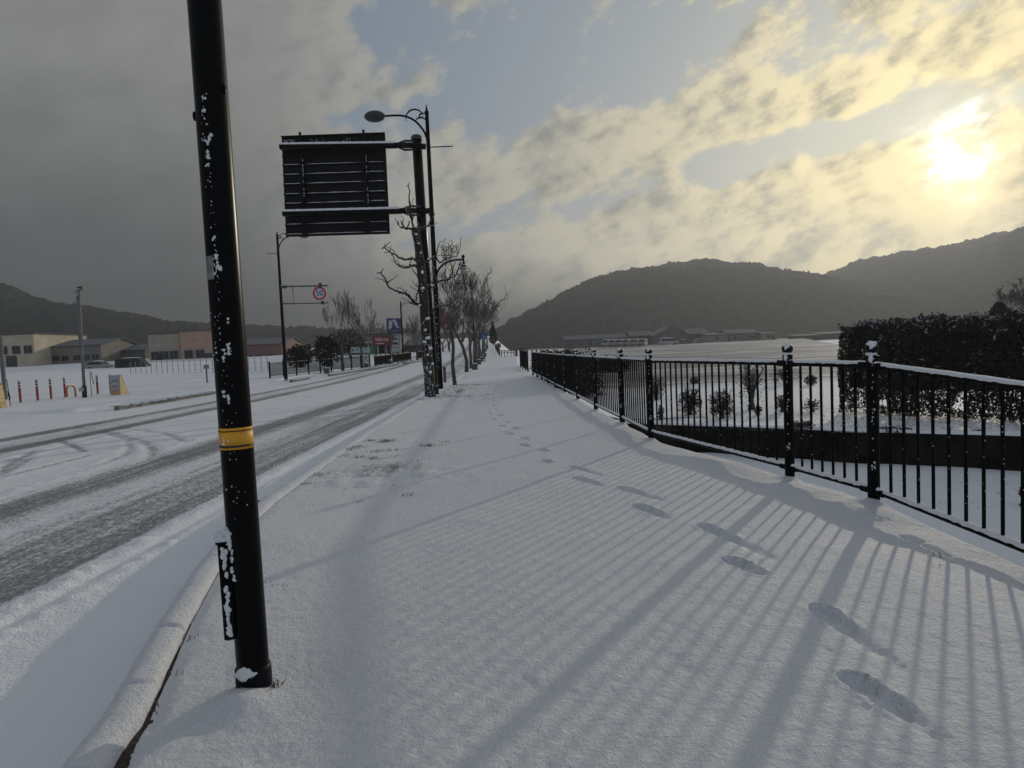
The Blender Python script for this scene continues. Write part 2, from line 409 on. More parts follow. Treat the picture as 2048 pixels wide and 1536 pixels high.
def footprints(X, Y):
    Z = np.zeros_like(X)
    for a, b, dep in FP:
        c = (a + b) / 2; ln = max((a - b).length, 0.26); d = (a - b).normalized()
        msk = (np.abs(X - c.x) < ln + .15) & (np.abs(Y - c.y) < ln + .15)
        if not msk.any(): continue
        x = X[msk] - c.x; y = Y[msk] - c.y
        u = (x * d.x + y * d.y) / (ln * 0.5); v = (x * -d.y + y * d.x)
        wd = 0.043 * (1 - 0.22 * np.exp(-((u + 0.25) / 0.28) ** 2)) * np.sqrt(np.clip(1.15 - np.abs(u) ** 3, 0.01, 2))
        wob = 0.020 * fbm(x * 45 + c.x, y * 45 + c.y, 3, 3); rough = 0.007 * fbm(x * 55 + c.y, y * 55, 13, 3)
        e = np.maximum(np.abs(u) - 1, 0) * ln * .5
        dist = np.maximum(np.abs(v) - wd, 0) + e + wob
        inn = (1 - np.clip(dist / 0.026, 0, 1) ** 1.5); Z[msk] += -0.037 * dep * inn * (1 + .3 * np.exp(-((u - .55) / .3) ** 2) - .25 * np.exp(-((u + .2) / .25) ** 2)) + rough * inn + 0.005 * np.exp(-((dist - 0.035) / 0.02) ** 2)
    for a, b in DRAG:
        ln = (b - a).length; d = (b - a).normalized()
        msk = (np.abs(X - (a.x + b.x) / 2) < ln) & (np.abs(Y - (a.y + b.y) / 2) < ln)
        if not msk.any(): continue
        x = X[msk] - a.x; y = Y[msk] - a.y
        u = np.clip((x * d.x + y * d.y) / ln, 0, 1); px_ = x - u * ln * d.x; py_ = y - u * ln * d.y
        dist = np.sqrt(px_ ** 2 + py_ ** 2) + 0.02 * fbm(x * 25 + a.x, y * 25, 9, 3)
        Z[msk] += -0.026 * (1 - 0.65 * u) * np.exp(-(dist / 0.045) ** 2)
    return Z

def rows(y0, y1, k, mn):
    r = [y0]
    while r[-1] < y1: r.append(r[-1] + max(mn, k * abs(r[-1])))
    return np.array(r)

# pavement ---------------------------------------------------------
def build_pavement():
    Yr = np.concatenate([np.arange(-2, 1.4, 0.12), rows(1.4, 12, 0.0042, 0.007), rows(12.1, 170, 0.009, 0.05)])
    nc = 430
    s = np.linspace(0, 1, nc)
    L = interp(LEFT, Yr)[:, None]; Rr = interp(RIGHT, Yr)[:, None]
    X = L + (Rr - L) * s[None, :]; Y = np.repeat(Yr[:, None], nc, 1)
    Z = zgA(Y)
    near = np.clip(1 - Y / 40, 0, 1)
    Z = Z + 0.020 * fbm(X * 0.8, Y * 0.8, 1, 3) * near + 0.010 * fbm(X * 3.2, Y * 3.2, 5, 3) * near + 0.006 * fbm(X * 16, Y * 16, 8, 3) * np.clip(1 - Y / 12, 0, 1) + 0.0035 * fbm(X * 34, Y * 30, 18, 3, .6) * np.clip(1.15 - Y / 9, 0, 1)
    de = Rr - X                                                           # distance from the right edge
    Z = Z + 0.05 * np.exp(-((de - 0.30) / 0.25) ** 2) * (0.55 + 0.9 * fbm(X * 0.0 + 3, Y * 1.1, 11, 3)) * near - 0.10 * np.clip(1 - de / 0.12, 0, 1) ** 2
    dl = X - L
    Z = Z - 0.035 * np.exp(-(dl / 0.05) ** 2) * np.clip(1 - Y / 8, 0, 1)
    Z = Z - 0.088 * np.maximum(0, 5.3 - Y) * np.clip(1 - (de - .1) / 1.1, 0, 1) ** 1.4 * (Y > 0)
    # small lumps where grass pokes through
    for cx, cy, rx, ry in ((-1.55, 7.6, .9, .75), (-2.0, 20.3, 1.2, 2.6), (-2.0, 25, .8, 1.2)):
        Z = Z + 0.055 * np.exp(-((X - cx) / rx) ** 2 - ((Y - cy) / ry) ** 2) * np.maximum(fbm(X * 5, Y * 5, 21, 3) + .2, 0)
    # mounds at post feet
    for x, y in FPOST[:8]: Z = Z + 0.045 * np.exp(-(((X - x) ** 2 + (Y - y) ** 2) / 0.012))
    Z = Z + 0.05 * np.exp(-(((X + 1.17) ** 2 + (Y - 2.60) ** 2) / 0.014))
    Z = Z + footprints(X, Y)
    wear = np.exp(-((X + 2.05) / .55) ** 2 - ((Y - 20.6) / 1.1) ** 2) * .52 + np.exp(-((X + 1.9) / .6) ** 2 - ((Y - 26.3) / 1.0) ** 2) * .5 + np.exp(-((X + 1.6) / .8) ** 2 - ((Y - 7.9) / .75) ** 2) * .58
    # skirts down both sides
    Xs = np.concatenate([X[:, :1], X, X[:, -1:] + 0.02], 1); Ys = np.concatenate([Y[:, :1], Y, Y[:, -1:]], 1)
    Zs = np.concatenate([Z[:, :1] - 0.3, Z, Z[:, -1:] - 1.0], 1); W = np.concatenate([wear[:, :1], wear, wear[:, -1:]], 1)
    grid('pavement', Xs, Ys, Zs, SNOW_W, W)
build_pavement()

# kerb ---------------------------------------------------------------
def build_kerb():
    Yr = np.concatenate([np.arange(-2, 1.2, 0.1), rows(1.2, 14, 0.006, 0.012), rows(14.1, 170, 0.02, 0.1)])
    prof = [(-.035, -.26), (-.024, -.10), (-.012, -.02), (0.0, .018), (.018, .036), (.07, .043), (.12, .042), (.15, .030), (.164, .004), (.168, -.05), (.170, -.2)]
    n = len(prof); L = interp(LEFT, Yr)
    gap = 0.004 + 0.030 * np.clip((3.6 - Yr) / 1.6, 0, 1) * (0.8 + .8 * vn(Yr * 3, Yr * 0, 4))
    X = np.zeros((len(Yr), n)); Z = np.zeros_like(X); Y = np.repeat(Yr[:, None], n, 1)
    fade = np.clip(1 - Yr / 14, 0.12, 1)
    for j, (a, z) in enumerate(prof):
        nz = 0.012 * fbm(Yr * 6, Yr * 0 + a * 20, 3, 3) * fade
        X[:, j] = L - KW - gap + a + nz; Z[:, j] = zgA(Yr) + (z * np.clip(fade + .3, 0, 1) if z > 0 else z) + nz - .012
    jo = np.exp(-((((Yr - 3.35 + .3) % .6) - .3) / 0.012) ** 2) * 0.012 + np.exp(-((Yr - 3.35) / 0.014) ** 2) * 0.014
    Z[:, 2:9] -= jo[:, None]
    grid('kerb', X, Y, Z, SNOW_W)
    # dark soil strip showing in the joint
    b = MB(); ys = np.arange(1.0, 3.55, .05)
    for i in range(len(ys) - 1):
        for_ = []
        x0, x1 = interp(LEFT, ys[i]), interp(LEFT, ys[i + 1])
        b.quad((x0 - .09, ys[i], -.028), (x0 + .05, ys[i], -.028), (x1 + .05, ys[i + 1], -.028), (x1 - .09, ys[i + 1], -.028))
    b.build('kerb_joint_soil', DIRT, kind='structure')
build_kerb()

# road ------------------------------------------------------------------
def build_road():
    Yr = np.concatenate([np.arange(-6, 1.5, 0.3), rows(1.5, 30, 0.009, 0.02), rows(30.2, 175, 0.02, 0.2)])
    xs = np.concatenate([np.linspace(-40, -15, 60), np.linspace(-14.9, -2.4, 420), np.linspace(-2.35, -0.4, 20)])
    X = np.repeat(xs[None, :], len(Yr), 0); Y = np.repeat(Yr[:, None], len(xs), 1)
    shift = np.interp(Yr, [0, 40, 60, 116, 170], [0, 0, -0.35, -1.8, -4.7])[:, None]
    X = X + shift
    U = X - shift
    wv = 0.10 * fbm(Y * 0.12, U * 0, 2, 2)
    def band(c, s, a): return a * np.exp(-(np.abs(U - c - wv) / s) ** 2.6)
    far = np.clip((Y - 10) / 25, 0, 1); wob = .12 * fbm(Y * .35, U * 2, 12, 3)
    wear = band(-4.05, .52, .62) + band(-5.66, .48, .70) + band(-9.9, .42, .80) + band(-11.55, .42, .74) + band(-4.9, .5, .40) + band(-10.7, .45, .45) + band(-3.5, .28, .38) + band(-6.5, .4, .22)
    wear = wear + .10 * far * ((U < -3.3) & (U > -13.2))
    wear = wear * (1 - .22 * far) + wob * (wear > .05)
    Z = zgA(Y) - 0.15 + 0.010 * fbm(X * 3, Y * 3, 3, 3)
    nr = np.clip(1 - Y / 30, 0.1, 1)
    # churned ridges left by tyres along the gutter
    lump = (0.25 + 2.6 * np.abs(fbm(X * 10, Y * 8, 6, 4, .6)))
    kl = interp(LEFT, Y) - KW
    rd = U + 3.30; r2 = U + 3.02
    Z = Z + nr * lump * (0.034 * np.exp(-(rd / .10) ** 2) + 0.026 * np.exp(-(r2 / .08) ** 2) - 0.02 * np.exp(-((U + 3.16) / .05) ** 2))
    Z = Z + nr * lump * 0.03 * np.exp(-((U + 6.45) / .12) ** 2) + nr * lump * .02 * np.exp(-((U + 7.3) / .1) ** 2) - .012 * wear.clip(0, 1)
    wear = wear - .3 * np.exp(-(rd / .1) ** 2) - .2 * np.exp(-(r2 / .1) ** 2) + nr * .20 * np.exp(-((U + 3.16) / .04) ** 2) + .22 * np.exp(-((U + 3.52) / .06) ** 2) * nr
    # curving tracks of cars turning into the car park
    def arc(pts, wd, amp):
        nonlocal wear, Z
        pl = np.array([gnd(p[0], p[1], -.15)[:2] for p in pts]); best = np.full(X.shape, 9.0)
        for a, b in zip(pl[:-1], pl[1:]):
            d = b - a; L2 = (d ** 2).sum() + 1e-9
            t = np.clip(((X - a[0]) * d[0] + (Y - a[1]) * d[1]) / L2, 0, 1)
            best = np.minimum(best, np.hypot(X - a[0] - t * d[0], Y - a[1] - t * d[1]))
        wear = np.maximum(wear, amp * np.exp(-(best / wd) ** 2)); Z = Z + .018 * np.exp(-((best - wd * 1.3) / .06) ** 2) * nr - .012 * np.exp(-(best / wd) ** 2)
    arc([(150, 862), (230, 868), (285, 882), (310, 900), (300, 918), (262, 935)], .15, .60)
    arc([(210, 866), (255, 880), (262, 895), (250, 910), (205, 926)], .12, .55)
    arc([(120, 882), (150, 893), (168, 903)], .13, .7)
    arc([(60, 918), (0, 950)], .13, .58); arc([(68, 902), (20, 930), (0, 945)], .13, .62)
    arc([(140, 852), (200, 862), (236, 866)], .13, .62); arc([(250, 856), (330, 866), (372, 884)], .14, .58)
    arc([(0, 925), (200, 872), (420, 838)], .11, .55); arc([(0, 955), (180, 910)], .11, .55)
    arc([(520, 785), (620, 795), (700, 790)], .2, .5); arc([(640, 775), (740, 770), (800, 764)], .2, .5)
    Z = Z - 0.4 * (U > -2.30 + 0 * U) * (Y > 8)
    grid('road', X, Y, Z, SNOW_R, np.clip(wear, -.5, 1.0))
build_road()

# car park on the left -----------------------------------------------------
def build_lot():
    Yr = np.concatenate([np.arange(-6, 14, .5), rows(14, 60, .009, .15), rows(60.5, 125, .02, .6)])
    s = np.linspace(0, 1, 260) ** 1.6
    L = np.interp(Yr, [-6, 40, 60, 116, 170], [-15.2, -15.2, -15.0, -16.4, -19])[:, None]
    X = L - s[None, :] * 100; Y = np.repeat(Yr[:, None], len(s), 1)
    rise = np.clip((Y - 22.6) / .5, 0, 1)
    Z = zgA(Y) - 0.146 + 0.10 * rise * np.clip((L - X) / .3, 0, 1) + 0.035 * fbm(X * .8, Y * .8, 31, 4)
    edge = np.clip(1 - (L - X) / .25, 0, 1); Z = Z - .02 * edge
    wear = np.zeros_like(X)
    for yc, am, wd in ((24.3, .55, .13), (25.1, .5, .12), (22.3, .5, .12), (21.4, .45, .12), (30.5, .42, .2), (31.6, .55, .22), (32.6, .4, .2), (35.5, .35, .3), (39, .28, .3), (44, .25, .4)):
        yy = Y - yc + 0.8 * fbm(X * .06, X * 0 + yc, 7, 2) + .05 * (X + 20) * (1 if yc < 26 else .1)
        wear = np.maximum(wear, am * np.exp(-(yy / wd) ** 2))
    grid('car_park', X, Y, Z, SNOW_L, wear)
build_lot()

# low ground, terrace and fields to the right -------------------------------
WALL = [gnd(1385, 903, -.9, flat), gnd(1580, 914, -.9, flat), gnd(1720, 925, -.9, flat), gnd(2048, 940, -.9, flat)]
wd_ = (WALL[-1] - WALL[0]).normalized()
WALL = [WALL[0] - wd_ * 2.1] + WALL + [WALL[-1] + wd_ * 8]
def build_low():
    xs = np.linspace(0.5, 22, 240); ys = np.linspace(-3, 16, 200)
    X, Y = np.meshgrid(xs, ys)
    grid('low_ground', X, Y, -.92 + .03 * fbm(X * 1.2, Y * 1.2, 41, 4), SNOW_G)
    # terrace + fields behind the wall: sheet whose near edge follows the wall top
    n = 260; wx = np.array([p.x for p in WALL]); wy = np.array([p.y for p in WALL])
    t = np.concatenate([np.linspace(0, 1, 60) * 6, rows(6.1, 420, .014, .1)])
    sx = np.linspace(wx[0], wx[-1], n); sy = np.interp(sx, wx, wy)
    Yg = sy[None, :] + t[:, None]
    spread = 1 + t[:, None] / 14.0
    X = 6.0 + (sx[None, :] - 6.0) * spread - t[:, None] * .25; Y = Yg
    base = np.where(Y < 160, -0.36 + 0.000062 * np.maximum(0, Y - 22) ** 2, -0.36 + 0.000062 * 138 ** 2)
    Z = base + 0.03 * fbm(X * .9, Y * .9, 51, 4) * np.clip(1 - Y / 60, .3, 1) + 0.10 * np.clip((Y - 24.5), 0, .6) * np.clip(1 - (Y - 40) / 30, 0, 1)
    Z = Z + .05 * np.sin((Y + X * .08) * 2.2) * np.clip((Y - 26) / 4, 0, 1) * np.clip(1 - Y / 90, 0, 1)
    grid('field', X, Y, Z, SNOW_F)
    # strip between pavement and field, further up the street
    Yr = np.concatenate([np.linspace(14.9, 60, 120), np.linspace(61, 170, 60)]); s = np.linspace(0, 1, 60)
    L = interp(RIGHT, Yr)[:, None] - .02
    X = L + s[None, :] * (2.6 + np.maximum(Yr - 15, 0)[:, None] * .10); Y = np.repeat(Yr[:, None], 60, 1)
    zr = zgA(Y) - .12; zl = np.where(Y < 160, -0.36 + 0.000062 * np.maximum(0, Y - 22) ** 2, .82) + .03
    k = np.clip(s[None, :] * 4, 0, 1); Z = zr * (1 - k) + (np.minimum(zr, zl) if False else zl) * k + .03 * fbm(X, Y, 61, 3)
    grid('bank', X, Y, Z, SNOW_G)
build_low()
# wide ground sheet reaching the hills
def build_ground():
    r = np.concatenate([np.array([0., 30, 60, 90]), np.geomspace(130, 845, 20)]); a = np.linspace(0, 2 * math.pi, 97)
    X = r[:, None] * np.sin(a)[None, :]; Y = r[:, None] * np.cos(a)[None, :]
    Z = -1.35 + np.clip((r - 100) / 100, 0, 1)[:, None] * 1.6 * np.clip(np.cos(a) * 2, 0, 1)[None, :] + 0 * X
    grid('ground', X, Y, Z, SNOW_G)
build_ground()

# retaining wall
def build_wall():
    b = MB(); cap = MB()
    for i in range(len(WALL) - 1):
        p, q = WALL[i], WALL[i + 1]; d = (q - p).normalized(); nrm = Vector((-d.y, d.x, 0))
        n = max(2, int((q - p).length / .25))
        for k in range(n):
            a = p + (q - p) * (k / n); c = p + (q - p) * ((k + 1) / n)
            j = lambda P_: .015 * mnoise.noise(P_ * 2.0)
            a0 = Vector((a.x, a.y, -1.2)); c0 = Vector((c.x, c.y, -1.2)); a1 = Vector((a.x, a.y, -.36)) + nrm * (.03 + j(a)); c1 = Vector((c.x, c.y, -.36)) + nrm * (.03 + j(c))
            b.quad(a0, c0, c1, a1); b.quad(a1, c1, c1 + nrm * .16, a1 + nrm * .16)
            def hh(P_): return .05 + .025 * mnoise.noise(P_ * 3.0)
            ah, ch = hh(a), hh(c)
            A = [a1 - nrm * .02 + Vector((0, 0, .004)), a1 - nrm * .012 + Vector((0, 0, ah * .7)), a1 + nrm * .05 + Vector((0, 0, ah)), a1 + nrm * .4 + Vector((0, 0, ah * .6)), a1 + nrm * .6 + Vector((0, 0, -.03))]
            Cc = [c1 - nrm * .02 + Vector((0, 0, .004)), c1 - nrm * .012 + Vector((0, 0, ch * .7)), c1 + nrm * .05 + Vector((0, 0, ch)), c1 + nrm * .4 + Vector((0, 0, ch * .6)), c1 + nrm * .6 + Vector((0, 0, -.03))]
            for m_ in range(4): cap.quad(A[m_], Cc[m_], Cc[m_ + 1], A[m_ + 1])
    root = thing('retaining_wall', 'low dark concrete retaining wall below the snowy hedge bank behind the black railing', 'wall', WALL[0])
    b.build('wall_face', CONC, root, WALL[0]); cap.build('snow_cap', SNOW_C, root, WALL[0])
build_wall()

# ------------------------------------------------------------------ hills
def ridge_hill(name, pts, dist, depth, m, seed):
    """pts: ridge line as (image x, y); built at its own distance as a rounded, wooded slope"""
    crest = [atY(x, y, dist(x)) for x, y in pts]
    n = 1000; xs = np.linspace(crest[0].x, crest[-1].x, n)
    cx = [p.x for p in crest]; cz = np.interp(xs, cx, [p.z for p in crest]); cy = np.interp(xs, cx, [p.y for p in crest])
    s = np.concatenate([np.linspace(0, 1, 90), np.linspace(1.02, 1.7, 12)])
    S = s[:, None]; X = np.repeat(xs[None, :], len(s), 0) + 0 * S
    Y = cy[None, :] - depth * (1 - S)
    h = np.where(S <= 1, np.sin(np.clip(S, 0, 1) * math.pi / 2) ** 1.15, 1 - (S - 1) * 1.2)
    Z = -1 + (cz[None, :] + 1) * h
    big = fbm(X / 60, Y / 40, seed, 3) * 9 * np.sin(np.clip(S, 0, 1) * math.pi) * np.clip(cz[None, :] / 40, 0.05, 1)
    tree = (np.abs(fbm(X / 2.4, Y / 3.6, seed + 5, 3, .65)) * 3.0 + np.maximum(fbm(X / 9, Y / 9, seed + 9, 2), 0) * 5) * np.clip(S * 6, 0, 1) * np.clip(cz[None, :] / 25, .1, 1)
    Z = Z + big + tree - 1.2 * np.clip(cz[None, :] / 25, 0, 1)
    return grid(name, X, Y, Z, m)
def forest_mat(name, col):
    m = bpy.data.materials.new(name); m.use_nodes = True; t = NT(m.node_tree); b = t.n['Principled BSDF']
    O = t.new('ShaderNodeTexCoord').outputs['Object']
    n = t.noise(O, .18, 6.0, .7); n2 = t.noise(O, .9, 4.0, .7)
    c = t.mix(t.step(n, .35, .7), tuple(k * .6 for k in col), tuple(k * 1.4 for k in col))
    c = t.mix(t.mul(t.step(n2, .56, .75), .30), c, (.45, .46, .48))
    t.put(b.inputs['Base Color'], c); b.inputs['Roughness'].default_value = 1.0; b.inputs['Specular IOR Level'].default_value = 0.0
    return m
HILL = forest_mat('hill_forest', (.035, .036, .034))
ridge_hill('hills', [(940, 690), (1010, 655), (1080, 615), (1150, 578), (1215, 553), (1260, 546), (1310, 540), (1365, 531), (1410, 536), (1460, 541), (1500, 556), (1560, 574), (1610, 566), (1650, 548), (1700, 529), (1760, 516), (1810, 508), (1870, 498), (1930, 484), (1960, 477), (2000, 480), (2100, 470), (2300, 500)], lambda x: 620, 330, HILL, 3)
ridge_hill('hills', [(1880, 640), (1920, 560), (1960, 510), (1995, 478), (2025, 462), (2060, 446), (2150, 420), (2350, 430), (2500, 560)], lambda x: 470, 150, HILL, 13)
ridge_hill('hills', [(-900, 470), (-500, 500), (-200, 520), (0, 568), (40, 580), (80, 598), (120, 606), (170, 613), (230, 622), (290, 634), (350, 645), (430, 655), (520, 668), (620, 684)], lambda x: 520, 260, HILL, 23)
ridge_hill('hills', [(300, 668), (420, 650), (560, 655), (700, 662), (800, 660), (900, 668), (1000, 672), (1100, 676)], lambda x: 560, 200, HILL, 33)

# ------------------------------------------------------------------ street lamp near the camera
def near_lamp():
    b0 = gnd(497, 1392); c = Vector((b0.x, b0.y + .065, 0)); R_ = .066
    root = thing('street_lamp', 'black lamp post with yellow band and snow clumps, closest at the kerb', 'street lamp', c)
    root.rotation_euler = (0, rad(-0.35), 0)
    MB()._lathe([(R_, -.1), (R_, 1.2), (R_ * .985, 3.0), (R_ * .93, 6.5), (R_ * .9, 7.0), (0, 7.02)], Vector((0, 0, 0)), 40, True).build('pole', BLACK, root)
    MB()._lathe([(R_ + .001, -.1), (R_ + .007, -.1), (R_ + .008, .085), (R_ + .006, .095), (R_ + .0005, .1)], Vector(), 40, True).build('base_collar', mat('navy_collar', (.003, .004, .008), .5, spec=.15), root)
    zb = lambda y: c.z + CAMH - (c.y - .06) * (y - 722) / FPX * 1.0
    z1, z0 = 1.125, 1.035
    MB()._lathe([(R_, z0), (R_ + .0015, z0), (R_ + .0015, z1), (R_, z1)], Vector(), 40, True).build('yellow_band', YELLOW, root)
    for za, zb_, m in ((1.110, 1.114, BLACK), (1.044, 1.053, mat('dark_green', (.01, .03, .012), .5))):
        MB()._lathe([(R_, za), (R_ + .0025, za), (R_ + .0025, zb_), (R_, zb_)], Vector(), 40, True).build('stripe', m, root)
    # cover box on the road side
    bx = MB(); bx.bbox((-.070, -.035, .44), (.05, .06, .41), .006, rad(25)); bx.bbox((-.070, -.037, .652), (.062, .074, .014), .004, rad(25)); bo = bx.build('junction_box', BLACK, root)
    # snow sitting on the box and the collar
    def clump(pts, seed, name='snow'):
        m = MB()
        for i, (p, r) in enumerate(pts): m.ball(p, r, 10, 7, .7, seed + i)
        return m.build(name, SNOW_C, root)
    clump([((-.068, -.045, .672), (.034, .034, .020)), ((-.05, -.05, .692), (.026, .022, .022)), ((-.04, -.056, .672), (.016, .014, .03)), ((-.034, -.060, .645), (.009, .01, .03))], 3, 'box_snow')
    rnd = random.Random(4); pts = []
    for k in range(60):
        z = .26 + .37 * rnd.random(); pts.append(((-.058 + rnd.gauss(0, .0035), -.070 + rnd.gauss(0, .002), z), (.004 + .0045 * rnd.random(), .005, .006 + .009 * rnd.random())))
    for k in range(14):
        z = .48 + .15 * rnd.random(); pts.append(((-.027 + rnd.gauss(0, .003), -.061, z), (.004 + .003 * rnd.random(), .003, .007)))
    clump(pts, 21, 'box_snow')
    clump([((-.008, -.070, .090), (.034, .014, .022)), ((-.036, -.062, .086), (.022, .012, .014)), ((.022, -.067, .088), (.020, .010, .010)), ((-.012, -.070, .108), (.020, .009, .012)), ((-.025, -.068, .100), (.014, .009, .012))], 31, 'collar_snow')
    pts = []
    for k in range(130):
        z = rnd.choice([rnd.uniform(.75, 1.5), rnd.uniform(1.5, 2.5), rnd.uniform(1.35, 2.42)])
        dens = 1.0 if z > 1.75 else .55
        a = rad(-90 - 4 + (7 if z > 1.6 else 18) * rnd.gauss(0, 1)) + (0.10 if z < 1.3 else 0)
        big = rnd.random() < .22 * dens
        r = rnd.uniform(.004, .0085) if big else rnd.uniform(.0012, .0036)
        n = rnd.choice([2, 3, 4]) if big else 1
        for q in range(n):
            aa = a + rnd.gauss(0, .06) * (n > 1); z_ = z + rnd.gauss(0, .009) * (n > 1); rr = r * rnd.uniform(.55, 1)
            pts.append(((R_ * math.cos(aa), R_ * math.sin(aa), z_), (rr, rr, rr * rnd.uniform(.8, 1.4))))
    m = MB()
    for i, (p, r) in enumerate(pts): m.ball(p, r, 8, 5, .8, i)
    m.build('snow_clump', SNOW_C, root)
    # number plate, banding straps and small bosses
    pl = MB()
    for k in range(6):
        a0 = rad(-90 - 28 - 22 + k * 6.5); a1 = a0 + rad(7)
        p = lambda a, z: ((R_ + .003) * math.cos(a), (R_ + .003) * math.sin(a), z)
        pl.quad(p(a0, 1.735), p(a1, 1.735), p(a1, 1.83), p(a0, 1.83))
    pl.build('number_plate', PLATE, root)
    for a, z in ((rad(-20), 2.50), (rad(200), 2.40)):
        MB().ball(((R_ + .002) * math.cos(a), (R_ + .002) * math.sin(a), z), (.008, .008, .02), 10, 8).build('boss', BLACK, root)
near_lamp()

# ------------------------------------------------------------------ tall street lamps
def curve_pts(ps, n=14):
    ps = [Vector(p) for p in ps]; out_ = []
    P_ = [ps[0] * 2 - ps[1]] + ps + [ps[-1] * 2 - ps[-2]]
    for i in range(1, len(P_) - 2):
        for k in range(n):
            t = k / n; a, b, c, d = P_[i - 1], P_[i], P_[i + 1], P_[i + 2]
            out_.append(.5 * ((2 * b) + (c - a) * t + (2 * a - 5 * b + 4 * c - d) * t * t + (3 * b - a - 3 * c + d) * t ** 3))
    return out_ + [ps[-1]]

def road_lamp(base, H_, side, label, group, r=.092, full=False, arm_on=True):
    """side: +1 arm towards +x, -1 towards -x. measures scale with height"""
    k = H_ / 9.6
    root = thing('street_lamp', label, 'street lamp', base, 0, group)
    zt = H_ - .18
    MB()._lathe([(r * 1.05, -.2), (r, .6), (r * .66, zt), (r * .8, zt + .005), (r * .8, zt + .05), (r * .55, zt + .06), (.0, H_ + .16)], Vector(), 16, True).build('pole', BLACK, root)
    S = lambda x, z: (side * x * k, 0, zt + z * k)
    if arm_on:
        arm = curve_pts([S(.02, -.95), S(.12, -.62), S(.38, -.28), S(.68, -.10), S(1.0, -.04), S(1.42, -.04)], 8)
        MB().tube(arm, .036 * k, 8).build('arm', BLACK, root)
        hd = MB(); hd.ball(S(1.78, -.04), (.36 * k, .22 * k, .19 * k), 20, 12)
        h = hd.build('lamp_head', mat('lamp_head_grey', (.035, .036, .038), .4, snow=.9), root)
        MB().ball(S(1.80, -.10), (.30 * k, .15 * k, .12 * k), 16, 8).build('lens', mat('lamp_lens', (.16, .16, .155), .25), h)
        sc = MB()
        for cx, cz, rr, a0, a1 in ((.42, -.16, .30, 170, -20), (.22, -.34, .2, 160, 20), (.14, -.12, .12, 140, -40)):
            sc.tube([S(cx + rr * math.cos(rad(a0 + (a1 - a0) * i / 12)), cz + rr * math.sin(rad(a0 + (a1 - a0) * i / 12))) for i in range(13)], [(.010 + .022 * math.sin(math.pi * i / 12)) * k for i in range(13)], 6)
        sc.build('scroll_bracket', mat('scroll_paint', (.03, .031, .033), .5, snow=.8), root)
    bar = MB(); zb = zt - 1.15 * k; bar.tube([(-side * .02, 0, zb), (-side * .84 * k, 0, zb)], .018 * k, 6); bar.tube([(-side * .30 * k, 0, zb), (-side * .30 * k, 0, zb - .05)], .008, 5); bar.tube([(-side * .7 * k, 0, zb), (-side * .7 * k, 0, zb - .05)], .008, 5)
    bar.build('banner_bar', BLACK, root)
    return root, k, zt

